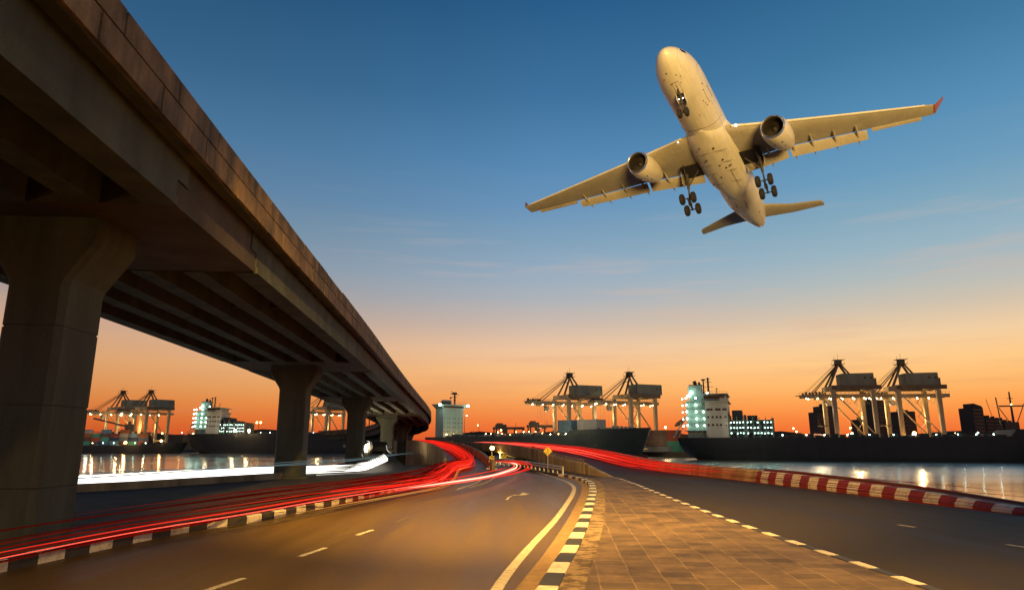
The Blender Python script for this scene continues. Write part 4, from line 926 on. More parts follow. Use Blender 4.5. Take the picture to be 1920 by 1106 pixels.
    m = MB(); m.tube([(xb, 0, z+3), (xb, 0, z+17)], [.5, .25], 8); m.beam((xb-4, 0, z+11.6), (xb+4, 0, z+11.6), .7, .5); m.beam((xb-4, 0, z+4), (xb-4.6, 0, z+15), .35); m.beam((xb+4, 0, z+11.8), (xb+1, 0, z+5), .25); m.beam((xb-4, 0, z+11), (xb-1, 0, z+5), .25); m.beam((xb+4, 0, z+12), (xb+5.4, 0, z+13.2), .5, .3); m.beam((xb-1, 0, z+14.5), (xb+1, 0, z+14.5), .2)
    m.build('foremast', M['shipdark'], s); lamp(s, (xb, -.6, z+12.2), 'sodium', .2, 'deck_lamp')
    return s
ship_a(74, 301, math.atan2(-55, 152), 152, 4.2, 'black container ship with a lamp-lit green and cream superstructure, before two cranes')
ship_a(cx(362, 482), 482, math.atan2(14, 150), 150, 8.2, 'black container ship lit by green-white lamps, seen between the first two pillars')

# middle ship: grey-green, bow towards the striped barrier, tower at the stern
Lm = 167; mid = empty('cargo_ship', (-50, 452, 0), math.atan2(330-452, 70+50), 'dark grey-green ship with flared bow and pale tower at its stern', 'ship')
zm = 5.6
hm = hull_mesh(Lm-7, 25, zm, 1.2, 2.6, 34, rake=8); hm.build('hull', [M['hullgreen']], mid, smooth=True, angle=50)
m = MB(); m.loft([[Vector((Lm-15+f*14, r_*math.cos(q), -5.2+r_*.9*math.sin(q))) for q in [2*math.pi*i/12 for i in range(12)]] for f, r_ in ((0, 2.3), (.4, 2.3), (.75, 2.1), (.93, 1.4), (1, .3))]); m.build('bulbous_bow', M['hullred'], mid, smooth=True)
tw = boxp(mid, 'tower', M['shipteal'], 9, 17, -8.3, 8.3, zm, zm+18.0, bevel=.06)
windows(tw, 17.0, [-7.5, -4.5, -3, 0, 1.5, 4.5, 7.2], [zm+3.5, zm+6.3, zm+9.1, zm+11.9], M['glassdk'], 'x', .55, .6)
m = MB(); m.prism([(8.3, 17.8), (12, 20.8), (-12, 20.8), (-8.3, 17.8)], 9.2, 17.4, 0, Matrix(((0, 1, 0, 0), (1, 0, 0, 0), (0, 0, 1, zm), (0, 0, 0, 1)))); m.build('wheelhouse', M['shipteal'], mid)
m = MB(); m.box(17.38, 17.48, -8.5, 8.5, zm+18.6, zm+19.8); m.build('window_band', M['glassdk'], mid)
m = MB()
for k in range(14): m.beam((17.2, -11.9+k*1.83, zm+20.8), (17.2, -11.9+k*1.83, zm+22), .07)
m.beam((17.2, -11.9, zm+22), (17.2, 11.9, zm+22), .08); m.box(8, 12, -4, 1, zm+20.8, zm+22.6); m.build('railing', M['shipdark'], mid)
m = MB(); m.tube([(12, 5, zm+20.8), (12, 5, zm+28.6)], .55, 8)
for zz, w_ in ((24, 1.2), (26, 2.0), (27.8, 3.4)): m.beam((12, 5-w_, zm+zz), (12, 5+w_, zm+zz), .35, .3)
m.beam((12, 2, zm+27.8), (12, 2, zm+30.4), .16); m.box(11.4, 12.6, 3.2, 6.4, zm+27.9, zm+29.2); m.sphere((12, 1.6, zm+25.4), .7, 0); m.build('mast', M['shipdark'], mid)
m = MB(); m.prism([(1, zm), (1, zm+22), (2, zm+24.5), (5, zm+24.5), (5.9, zm)], 2, 8); m.build('funnel', M['shipteal'], mid)
lamp(mid, (17.9, -11.9, zm+20.3), 'coolw', .8); lamp(mid, (17.9, 11.9, zm+20.3), 'coolw', .75)
plight((21, -12.5, zm+19), 900, (.75, 1, .85), mid, .5); plight((21, 12.5, zm+19), 900, (.75, 1, .85), mid, .5); plight((30, 0, zm+9), 1800, (.8, 1, .8), mid, 1)
for y in (-8, -2, 4): lamp(mid, (20, y, zm+1.6), 'sodium', .4, 'deck_lamp')
m = MB(); x = 24
while x < Lm*.72:
    wd = random.uniform(1.5, 6); m.box(x, x+wd, -11.5, -5, zm, zm+random.uniform(.6, 2.2)); x += wd+random.uniform(.5, 2.5)
for x in range(22, 150, 3): m.beam((x, -12.3, zm), (x, -12.3, zm+1.2), .1)
m.beam((20, -12.3, zm+1.2), (150, -12.3, zm+1.2), .09); m.build('deck_fittings', M['house'], mid)
m = MB()
for k in range(9): x = Lm-26+k*2.2; m.box(x, x+1.1, -6+k*.5, -4.5+k*.5, zm+3.3, zm+3.9+random.random()*1.1)
m.beam((Lm-12, 0, zm+3.5), (Lm-12, 0, zm+9), .2); m.build('winch_gear', M['shipteal'], mid)
for k in range(13): lamp(mid, (60+k*5.2+random.uniform(-1, 1), -11.5, zm+random.choice((1.0, 1.6, 2.4))), random.choice(('warmw', 'sodium', 'warmw')), .22, 'deck_lamp')
plight((95, -4, zm+5), 1800, (1, .75, .4), mid, 1); plight((Lm-38, -24, zm+8), 4200, (1, .85, .55), mid, 1); plight((90, -40, 4), 1800, (.9, 1, .8), mid, 1); plight((135, -40, 4), 1800, (1, .95, .75), mid, 1)  # those off the ship's side are added fill for hull and containers

def container(X, Y, z, rz, l, w_, h_, col, label, group=None):
    m = MB(); m.box(-l/2, l/2, -w_/2, w_/2, 0, h_)
    n = int(l/.5)
    for k in range(n):      # corrugated long sides
        x = -l/2+.25+k*(l-.5)/max(1, n-1); m.box(x-.1, x+.1, -w_/2-.05, -w_/2+.01, .15, h_-.15)
    o = m.build('shipping_container', CM[col]); o.location = (X, Y, z); o.rotation_euler = (0, 0, rz)
    return tag(o, label, 'container', group)
def on_ship(s, x, y): return s.matrix_world @ Vector((x, y, 0))
bpy.context.view_layer.update()
rzm = mid.rotation_euler.z
for k, (lb) in enumerate(('bottom', 'middle', 'topmost')):
    p = on_ship(mid, Lm-48, -4); container(p.x, p.y, zm+.1+k*2.75, rzm, 9.5, 7.5, 2.7, 'blue', '%s grey-blue container of the three-high stack on the middle ship' % lb, 'containers on the grey-green ship')
for k, (lb) in enumerate(('lower', 'middle', 'upper')):
    p = on_ship(mid, Lm-33, -3.5); container(p.x, p.y, zm+.1+k*2.72, rzm, 12.6, 8, 2.7, 'white', '%s cream container of the wide block behind the bow' % lb, 'containers on the grey-green ship')
# barge with mixed containers, far left
bar = empty('cargo_ship', (cx(120, 486), 486, 0), R(0), 'low dark ship stacked with mixed containers, beside the nearest pillar', 'ship')
hull_mesh(84, 20, .4, .5, 1.6, 22, rake=6).build('hull', M['hullblack'], bar, smooth=True, angle=50)
m = MB(); m.tube([(49, -4, .4), (49, -4, 17)], .9, 8); m.beam((49, -4, 13), (24, -6, 19), .9, 1.1); m.box(47, 51, -6, -2, 10, 15); m.build('deck_crane', M['cranedark'], bar)
m = MB()
for k in range(20): m.beam((4+k*4, -9.6, .4), (4+k*4, -9.6, 1.6), .12)
m.build('railing', M['shipdark'], bar)
for k in range(9): lamp(bar, (6+k*7.4, -10.2, 1.9), 'coolw' if k % 3 else 'sodium', .34 if k in (0, 6) else .24, 'deck_lamp')
plight((30, -18, 6), 700, (.9, .95, .8), bar, 1); plight((55, -16, 6), 700, (1, .7, .4), bar, 1)
bcol = ['red', 'green', 'navy', 'grey', 'orange', 'brown', 'blue', 'white']
seen = {}
words_ = {0: 'bottom', 1: 'second', 2: 'third', 3: 'top'}
colsn = [('grey', 'navy', 'grey'), ('green', 'brown', 'orange', 'white'), ('navy', 'red', 'green'), ('navy', 'green', 'brown', 'blue'), ('blue', 'navy', 'red'), ('brown', 'grey', 'white', 'orange'), ('green', 'navy', 'blue'), ('red', 'grey', 'orange')]
for i, stck in enumerate(colsn):
    for k, cn in enumerate(stck):
        container(bar.location.x+15+i*6.6, 479.5, .5+k*2.7, 0, 6.1, 2.5, 2.6, cn, '%s container, %s in the %s stack on the low dark ship' % (cn, ('lowest', 'second up', 'third up', 'topmost')[k], ('leftmost', 'second', 'third', 'fourth', 'fifth', 'sixth', 'seventh', 'rightmost')[i]), 'containers on the low dark ship')
# containers on the quay
q = 'containers on the quay beside the middle bow'
for i, (u, z, cn, l, lb) in enumerate([(1235, -2.4, 'grey', 12, 'long dull container lowest behind the middle bow'), (1256, -2.4, 'green', 12, 'bright green container at the bottom between the two bows'), (1256, .3, 'green', 12, 'second green container lying on the bottom green one'), (1256, 3.0, 'red', 12, 'red container on top of the green pair between ships'), (1254, 5.8, 'red', 12, 'dull red container topmost of the stack between ships'), (1226, .3, 'brown', 12, 'brown container low behind the middle bow'), (1226, 3.0, 'brown', 12, 'brown container one above the lowest brown one by the bow'), (1226, 5.7, 'brown', 12, 'top brown container behind the middle bow')]):
    container(cx(u, 352), 352, z, R(-8), l, 2.5, 2.65, cn, lb, q)
plight((cx(1245, 340), 340, 3.5), 1500, (1, .75, .4), None, 1, 'quay_light')
for i, (u, k, cn) in enumerate([(608, 0, 'red'), (608, 1, 'orange'), (608, 2, 'orange'), (632, 0, 'white'), (632, 1, 'white'), (650, 0, 'blue'), (650, 1, 'red'), (650, 2, 'orange')]):
    container(cx(u, 512), 512, 2.8+k*2.75, 0, 8, 2.5, 2.65, cn, '%s container, %s of the %s stack seen between the second and third pillars' % (cn, ('bottom', 'second', 'third')[k], {608: 'left', 632: 'middle', 650: 'right'}[u]), 'containers seen between the pillars')
m = MB(); m.box(cx(560, 505), cx(672, 505), 506, 518, -2.4, 2.7); tag(m.build('quay_wall', M['quay']), 'dark quay platform carrying the containers between the pillars', 'platform')

# rubber tyred yard cranes, dark against the glow
def yard_crane(u0, u1, vt, Y, label):
    x0, x1 = cx(u0, Y), cx(u1, Y); zt = 2+(830-vt)/1292*Y; c = empty('yard_crane', (x0, Y, -2.5), R(8), label, 'crane', 'yard cranes behind the middle ship'); Lx = x1-x0; H = zt+2.5
    for x in (.5, 2.2, Lx-6.5, Lx-.6):
        m = MB(); m.beam((x, 0 if x < 2 else 1, 0), (x, 0 if x < 2 else 1, H-3), .9, .8); m.build('leg', M['shipdark'], c)
    m = MB(); m.beam((0, 0, H-3), (Lx, 0, H-3), 1.3, 1.5); m.beam((0, 3, H-3), (Lx, 3, H-3), 1.3, 1.5); m.beam((0, 0, H-2), (Lx, 0, H-2), .1); m.build('beam', M['shipdark'], c)
    m = MB(); m.box(Lx*.08, Lx*.42, -1, 4, H-2.2, H-.6); m.box(Lx*.12, Lx*.3, -1, 4, H-.6, H+.3); m.box(Lx*.3, Lx*.45, -1, 3, H-6.5, H-3.5); m.beam((Lx*.72, 0, H-2), (Lx*.72, 0, H+.8), .2); m.build('trolley', M['shipdark'], c)
    m = MB(); m.box(Lx*.1, Lx*.42, -.5, 2, H-8.4, H-7.8)
    for x in (Lx*.14, Lx*.38): m.beam((x, .5, H-8), (x, .5, H-3), .1)
    m.build('spreader', M['shipdark'], c)
    return c
yard_crane(925, 984, 794, 450, 'dark yard crane on thin legs, nearest the pale tower')
yard_crane(989, 1041, 790, 440, 'dark yard crane partly behind the long lamp-lit boom')
yard_crane(1068, 1118, 789, 470, 'dark yard crane with white lamps behind the crane legs')
for k in range(6): lamp(None, (cx(1072+k*8, 462), 462, 2+(830-(792 if k % 2 else 800))/1292*462), 'warmw', .28, 'yard_lamp')
for o in [o for o in bpy.data.objects if o.name.startswith('yard_lamp')]: tag(o, 'small warm lamp high on the yard crane behind the cream crane legs', 'lamp', 'lamps on the yard behind the crane legs')

# sheds and towers
def shed(u0, u1, vt, Y, label, mat='roofd', dep=25, name='warehouse', roofs=True, cat='warehouse', z0=-2.5):
    x0, x1 = cx(u0, Y), cx(u1, Y); zt = 2+(830-vt)/1292*Y
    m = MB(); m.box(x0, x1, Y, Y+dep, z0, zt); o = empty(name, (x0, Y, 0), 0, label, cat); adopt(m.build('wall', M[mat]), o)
    if roofs:
        m = MB(); m.prism([(x0-.6, zt), ((x0+x1)/2, zt+(x1-x0)*.035+.6), (x1+.6, zt)], Y-.5, Y+dep+.5); adopt(m.build('roof', M['roofd']), o)
    return o
shed(855, 945, 813, 560, 'long dark warehouse beyond the pale ship tower')
shed(942, 1042, 817, 520, 'low dark shed with lit window strip below the yard cranes')
shed(1240, 1300, 816, 420, 'brown shed behind the black ship stern', 'quay')
shed(1425, 1502, 812, 600, 'low dark warehouse between black ship stern and orange tank')
shed(1770, 1835, 811, 560, 'low dark shed left of the stepped tower')
shed(1000, 1110, 812, 620, 'far dark shed behind the yard cranes')
shed(300, 372, 818, 620, 'low dark shed between the two ships under the bridge')
shed(455, 530, 808, 640, 'dark shed beyond the ship lamps, left of the second pillar')
shed(150, 320, 815, 700, 'dark warehouse behind the cranes seen under the bridge')
shed(580, 720, 812, 700, 'dark warehouse between the second and third pillars')
wl = MB(); xx = cx(959, 519); wl.box(xx, cx(980, 519), 519.7, 519.95, 2+(830-822)/1292*519, 2+(830-818.5)/1292*519); o = wl.build('lit_windows', M['winlit']); tag(o, 'row of lit yellow windows on the low shed', 'window'); o.name = 'window_strip'
# ---- tower blocks with window grids
def tower(u0, u1, vt, Y, label, steps_=None):
    x0, x1 = cx(u0, Y), cx(u1, Y); zt = 2+(830-vt)/1292*Y; dep = 22
    t_ = empty('tower_block', ((x0+x1)/2, Y, 0), 0, label, 'tower', 'dark towers on the skyline')
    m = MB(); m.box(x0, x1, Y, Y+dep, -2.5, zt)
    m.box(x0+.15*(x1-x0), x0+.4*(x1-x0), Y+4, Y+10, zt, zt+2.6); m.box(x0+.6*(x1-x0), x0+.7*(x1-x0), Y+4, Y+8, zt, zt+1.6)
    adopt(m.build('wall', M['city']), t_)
    m = MB(); nf = int((zt+2)/3.6)
    for f in range(nf): m.box(x0+.6, x1-.6, Y-.12, Y-.02, -1+f*3.6, .2+f*3.6)
    adopt(m.build('window_band', M['glassdk']), t_)
    for k in range(0):
        m = MB(); fx = random.uniform(.15, .8); fz = random.randint(2, max(3, nf-2)); a = x0+(x1-x0)*fx; m.box(a, a+1.4, Y-.2, Y-.13, -1+fz*3.6, .2+fz*3.6); adopt(m.build('window', M['winlit']), t_)
    return t_
tower(1534, 1546, 772, 760, 'narrow dark tower left of the leftmost crane legs on the skyline')
tower(1544, 1566, 761, 760, 'dark tower block seen between the crane legs near the orange tank')
tower(1614, 1626, 786, 800, 'low dark tower between the first crane legs')
tower(1638, 1664, 746, 760, 'tallest dark tower, between the two right cranes')
tower(1660, 1672, 748, 770, 'slim dark slab joined behind the tallest tower')
tower(1691, 1719, 771, 700, 'square dark block under the last crane boom')
st_ = tower(1828, 1848, 764, 700, 'dark tower with slanted crown, right of the cranes')
m = MB(); Y = 700; z_ = 2+(830-764)/1292*Y; x0, x1 = cx(1833, Y), cx(1848, Y); m.prism([(x0, z_), (x0, z_+4.4), (x1, z_+1.4), (x1, z_)], Y+1, Y+18); adopt(m.build('crown', M['city']), st_)
tower(1850, 1882, 783, 720, 'wide lower dark block joined to the slanted tower')
tower(1884, 1912, 791, 720, 'lowest dark block at the right skyline end')
tower(1398, 1412, 806, 900, 'tiny far block behind the black ship lamps')
# tower crane on the skyline
tcx = cx(1866, 705); m = MB(); m.beam((tcx, 705, 0), (tcx, 705, 2+50/1292*705), .6); m.beam((tcx-1, 705, 27), (cx(1856, 705), 705, 2+82/1292*705), .35); m.beam((tcx+3, 705, 27.5), (tcx-1, 705, 26.6), .9, .9); tag(m.build('tower_crane', M['shipdark']), 'thin tower crane with raised jib on the block at right', 'crane')
# orange tank
m = MB(); X0, Y0 = cx(1525, 345), 345; r_ = 6; m.loft([[Vector((X0+r_*math.cos(a), Y0+r_*math.sin(a), z)) for a in [2*math.pi*i/24 for i in range(24)]] for z in (-2.5, 5.6)]); m.loft([[Vector((X0+q*math.cos(a), Y0+q*math.sin(a), z)) for a in [2*math.pi*i/24 for i in range(24)]] for q, z in ((6.1, 5.6), (3, 6.3), (.2, 6.6))]); tk = m.build('storage_tank', weathered('tank_orange', (.45, .17, .09), (.3, .11, .06), .6, .3)); tag(tk, 'round orange storage tank beside the left crane behind black ship', 'tank')
plight((X0-4, Y0-10, 7), 900, (1, .6, .3), None, .5, 'tank_light')
# light masts
def mast(u, v, Y, label, heads=1, kind='sodium', r=.55, power=0, base=-2.5, grp='lamp posts of the port'):
    x = cx(u, Y); z = 2+(830-v)/1292*Y; o = empty('light_mast', (x, Y, base), 0, label, 'lamp post', grp)
    m = MB(); m.tube([(0, 0, 0), (0, 0, z-base)], [.22, .12], 8)
    if heads > 1: m.beam((-1.5, 0, z-base), (1.5, 0, z-base), .15)
    else: m.beam((0, 0, z-base), (-.8, -.3, z-base+.2), .15)
    m.build('pole', M['shipdark'], o)
    for k in range(heads):
        hx = (-1.4+2.8*k/(heads-1)) if heads > 1 else -.8; lamp(o, (hx, -.4, z-base-.05), kind, r, 'lamp_head')
    if power: plight((0, -2, z-base-1), power, (1, .6, .25), o, .5)
mast(1250, 801, 400, 'orange lamp post between the two bows', 1, r=.62, power=1500)
mast(1265, 811, 430, 'low orange lamp just left of the black stern', 1, r=.4)
mast(1450, 805, 520, 'orange lamp right of the lit black ship', 1, r=.62)
mast(1489, 803, 560, 'left one of the paired orange lamps near the tank', 1, r=.6)
mast(1494, 809, 500, 'right and lower of the paired orange lamps near the tank', 1, r=.55)
mast(871, 779, 470, 'tall twin-lamp post right of the pale ship tower', 2, 'warmw', .35)
mast(898, 797, 520, 'lone orange lamp between pale tower and yard crane', 1, r=.4)
mast(942, 806, 440, 'orange lamp under the first yard crane', 1, r=.42)
mast(1715, 812, 318, 'brightest orange flood lamp on the skyline below the right crane', 1, 'sodium', .8, 2500)
mast(1598, 813, 322, 'bright lamp between the legs of the left crane', 1, 'warmw', .5, 900)
mast(1596, 802, 420, 'small orange lamp over the bright lamp by the crane legs', 1, r=.45)
mast(1791, 812, 420, 'orange lamp on the low shed left of stepped tower', 1, r=.35)
mast(1834, 811, 400, 'pale lamp under the slanted tower', 1, 'coolw', .32)
mast(308, 812, 520, 'reddish lamp post behind the barge cranes', 1, r=.45)
mast(345, 811, 540, 'orange lamp between the barge and the lit ship', 1, r=.4)
mast(366, 813, 500, 'orange lamp just left of the lit stern under the bridge', 1, r=.5)
mast(444, 807, 470, 'strong warm flood lamp on the lit ship', 1, 'warmw', .8, 1500, base=6)
mast(470, 807, 470, 'second strong flood lamp on the lit ship, further right', 1, 'warmw', .8, 1500, base=6)
mast(485, 792, 500, 'twin red-orange lamps above the lit ship', 2, 'sodium', .6)
mast(242, 829, 472, 'bright orange lamp low on the dark ship', 1, 'sodium', .75, 900, base=.4)
mast(308, 826, 473, 'bright orange lamp near the dark ship bow', 1, 'sodium', .65, 700, base=.4)
# scattered dock machines and boxes that roughen the skyline
for i, (u, v, Y, w_) in enumerate([(1310, 812, 380, 5), (1460, 818, 400, 6), (1480, 816, 420, 5), (1735, 815, 400, 7), (1755, 813, 420, 6), (1800, 817, 430, 8), (1820, 814, 440, 6), (880, 812, 500, 4), (1135, 808, 460, 6), (500, 810, 560, 6), (520, 806, 560, 5), (345, 818, 560, 8)]):
    z = 2+(830-v)/1292*Y; x = cx(u, Y); m = MB(); m.box(x, x+w_, Y, Y+4, -2.5, z); m.box(x+w_*.2, x+w_*.5, Y+1, Y+3, z, z+1.2); m.beam((x+w_*.7, Y+1, z), (x+w_*.7, Y+1, z+2.5), .18)
    tag(m.build('dock_hut', M['roofd']), 'small dark dock hut with a stub mast on the quay skyline', 'hut', 'dark huts along the quay')

# ------------------------------------------------------------------ signs, guard rail, lamps near the junction
def diamond(u, v, Y, size, zbase, label, walker=True):
    p = D(u, v, Y); o = empty('warning_sign', (p.x, p.y, zbase), R(0), label, 'sign', 'yellow diamond signs')
    h = p.z-zbase; s = size/2*1.0
    m = MB(); m.tube([(0, .05, 0), (0, .05, h)], .035, 8); m.build('post', M['steel'], o)
    def dia(r, y0, y1): return [(0, -r), (r, 0), (0, r), (-r, 0)], y0, y1
    Mh = Matrix.Translation((0, 0, h))
    m = MB(); m.prism([(0, -s), (s, 0), (0, s), (-s, 0)], -.01, .02, 0, Mh); pl = m.build('panel', M['yellow'], o)
    m = MB(); r1, r2 = s*.93, s*.86
    for i in range(4):
        a = [(0, -1), (1, 0), (0, 1), (-1, 0)]; p0, p1 = a[i], a[(i+1) % 4]
        m.add([Vector((p0[0]*r1, -.014, h+p0[1]*r1)), Vector((p1[0]*r1, -.014, h+p1[1]*r1)), Vector((p1[0]*r2, -.014, h+p1[1]*r2)), Vector((p0[0]*r2, -.014, h+p0[1]*r2))], [(0, 1, 2, 3)])
    m.build('border', M['black'], pl)
    m = MB(); k = s
    def limb(a, b_, w_): m.beam((a[0]*k, -.016, h+a[1]*k), (b_[0]*k, -.016, h+b_[1]*k), w_*k, .006, 0, (0, 1, 0)) if 0 else m.beam((a[0]*k, -.018, h+a[1]*k), (b_[0]*k, -.018, h+b_[1]*k), .006, w_*k)
    if walker:
        m.disc((0, -.018, h+.48*k), .1*k, (0, -1, 0), 12); limb((0, .36), (.02, 0), .17); limb((.02, 0), (.2, -.5), .1); limb((0, 0), (-.18, -.25), .1); limb((-.18, -.25), (-.26, -.5), .09); limb((0, .3), (-.22, .08), .08); limb((0, .3), (.2, .1), .08)
    else:
        limb((-.1, -.45), (-.02, .05), .12); limb((-.02, .05), (.12, .2), .12); limb((.12, .2), (.05, .5), .12)
    m.build('symbol', M['black'], pl)
diamond(1027, 845.5, 46, .62, .1, 'largest yellow diamond walker sign on a post before the overpass')
diamond(946, 855, 64, .5, 0, 'yellow diamond sign beyond the guard rail bend', False)
diamond(846, 829.5, 100, .6, 1.4, 'tiny yellow diamond sign on the overpass by the bridge end', False)
# chevron board on a concrete block
p = G(922, 880.5); o = empty('chevron_sign', (p.x, p.y, 0), 0, 'black and yellow chevron board on a pale concrete block at the junction', 'sign')
m = MB(); m.loft([[Vector((a*w_, b_*w_*.7, z)) for a, b_ in ((-1, -1), (1, -1), (1, 1), (-1, 1))] for z, w_ in ((0, .42), (.14, .4), (.16, .22), (.5, .12))]); m.build('base_block', M['kwhite'], o)
m = MB(); m.box(-.03, .03, -.03, .03, .3, 1.35); m.build('post', M['steel'], o)
m = MB(); m.box(-.2, .2, -.06, -.03, .52, 1.02); bd = m.build('board', M['yellow'], o)
m = MB()
for z in (.54, .7, .86):
    for s in (-1, 1): m.add([Vector((0, -.066, z+.15)), Vector((0, -.066, z+.08)), Vector((s*.19, -.066, z-.01)), Vector((s*.19, -.066, z+.06))], [(0, 1, 2, 3)])
m.build('chevron', M['black'], bd)
# small round-cornered signs
p = D(866, 837, 88); o = empty('road_sign', (p.x, p.y, -1.5), 0, 'small pale square sign under the overpass edge', 'sign'); m = MB(); m.box(-.35, .35, -.03, .0, p.z+1.5-.35, p.z+1.5+.35); m.build('panel', M['whitep'], o); m = MB(); m.box(-.12, .12, -.036, -.03, p.z+1.5-.15, p.z+1.5+.15); m.build('symbol', M['black'], o); m = MB(); m.tube([(0, .04, 0), (0, .04, p.z+1.5)], .04, 6); m.build('post', M['steel'], o)
p = D(903, 858, 70); o = empty('road_sign', (p.x, p.y, -.6), 0, 'small blue sign in the shade under the overpass', 'sign'); m = MB(); m.box(-.26, .26, -.03, .0, p.z+.6-.22, p.z+.6+.26); m.build('panel', M['signblue'], o); m = MB(); m.box(-.03, .03, -.036, -.03, p.z+.6-.14, p.z+.6+.16); m.box(-.14, .14, -.036, -.03, p.z+.6+.0, p.z+.6+.05); m.build('symbol', M['whitep'], o); m = MB(); m.tube([(0, .04, 0), (0, .04, p.z+.6)], .03, 6); m.build('post', M['steel'], o)
# guard rail
GR = Path([tuple(G(u, v)[:2]) for u, v in [(1056, 892), (1046, 890), (1030, 886.5), (1012, 883), (996, 880), (980, 877)]]+[(-.3, 60), (-2.2, 66)], 8)
o = empty('guard_rail', tuple(GR.at(0)), 0, 'galvanised crash barrier curving along the road before the overpass', 'guard rail')
m = MB()
for z in (.36, .52):
    sweep(m, GR, [(-.04, z-.07), (-.09, z), (-.04, z+.07), (-.02, z+.07), (-.07, z), (-.02, z-.07)], 0, GR.L, .6)
m.loft([[GR.off(d, a, z) for a, z in ((-.045, .38), (-.02, .38), (-.02, .5), (-.045, .5))] for d in steps(0, GR.L, .6)])
adopt(m.build('rail', M['steel']), o)
d = .05; i = 0
while d < GR.L:
    p = GR.at(d); m = MB(); m.box(p.x-.05, p.x+.05, p.y+.0, p.y+.1, -.05, .56); adopt(m.build('post', M['steel']), o); d += 1.45
# white-painted bollards at the river road
# lamps ---------------------------------------------------------------
def street_lamp(X, Y, z0, H, arm, label, power, r=.14, cone=165, aim=None, cat='street lamp', grp='street lamps along the roads', col=(1, .58, .13), name='street_lamp', head=True):
    o = empty(name, (X, Y, z0), 0, label, cat, grp)
    m = MB(); m.tube([(0, 0, 0), (0, 0, H*.97)], [.12, .07], 10); m.tube([(0, 0, H*.96), (arm[0]*.4, arm[1]*.4, H+.1), (arm[0], arm[1], H+.12)], .045, 8); m.build('pole', M['steel'], o, smooth=True)
    m = MB(); m.box(arm[0]-.3, arm[0]+.3, arm[1]-.13, arm[1]+.13, H+.02, H+.2); m.build('housing', M['steel'], o, bevel=.03)
    lamp(o, (arm[0], arm[1], H-.04), 'sodium', r, 'lamp_head')
    l = bpy.data.lights.new('lamp_or_fill', 'SPOT'); l.energy = power; l.color = col; l.spot_size = R(cone); l.spot_blend = 1 if cone < 100 else .6; l.shadow_soft_size = .25
    q = bpy.data.objects.new('lamp_or_fill', l); COL.objects.link(q); q.location = (arm[0], arm[1], H-.3); q.parent = o
    if aim: q.rotation_euler = (Vector((X+arm[0], Y+arm[1], z0+H-.3))-Vector(aim)).to_track_quat('Z', 'Y').to_euler()
    return o
street_lamp(-4.6, 3.5, 8.5, 5.6, (3.4, 1.2), 'unseen street lamp added on the bridge parapet to brighten the road', 110000, cone=66, aim=(1.4, 26, 0))  # added out of view; its narrow spot makes the bright patch of road
street_lamp(-4.0, -6, 8.5, 5.6, (3.4, 1.2), 'unseen street lamp added on the bridge parapet to warm its face', 4500, cone=160)  # added out of view to light the parapet face
street_lamp(3.9, 1.0, .13, 9.5, (-.6, 2.2), 'tall street lamp standing on the paved triangle between the roads', 19000, cone=92, aim=(2.6, 8.5, 0))
street_lamp(17.4, -4, .3, 10, (-1.8, 0), 'tall street lamp on the river wall by the striped barrier', 2500, cone=130)
# lamp under the overpass
p = D(923, 838.5, 78); o = street_lamp(p.x+.9, p.y, -2.2, p.z+2.2, (-.9, -.3), 'glowing orange street lamp in front of the overpass opening', 9000, .24, cone=178)
pr = bpy.data.lights.new('glow', 'POINT')
# spot under bridge end: headlamp of an oncoming vehicle on the far slip road
p = D(708, 836, 78)
car = empty('car', (p.x, p.y, .75), R(200), 'dark car with dazzling headlights behind the third bridge pillar', 'car')
m = MB(); m.prism([(-2.1, .3), (2.1, .3), (2.1, .75), (1.2, .9), (.6, 1.4), (-1.2, 1.4), (-1.9, .95), (-2.1, .9)], -.85, .85, 0, Matrix.Rotation(R(-90), 4, 'Z')); m.build('body', M['black'], car, bevel=.06)
for sx in (-.62, .62): lamp(car, (sx, -2.2, .6), 'warmw', .6, 'headlight')
for sx in (-.8, .8):
    for yy in (-1.3, 1.3):
        m = MB(); m.tube([(sx-.1, yy, .32), (sx+.1, yy, .32)], .32, 14); m.build('wheel', M['tyre'], car)
plight((0, -3, .7), 500, (1, .9, .75), car, .3)

cbm = MB(); a_ = EP.off(EP.sy(65.5), -3.6, -1.4); b_ = EP.off(EP.sy(88), -1.0, .2)
cbm.tube([a_.lerp(b_, k/10)-Vector((0, 0, .5*math.sin(math.pi*k/10))) for k in range(11)], .03, 5); tag(cbm.build('cable', M['black']), 'dark cable sagging from the third pillar to the next span', 'cable')

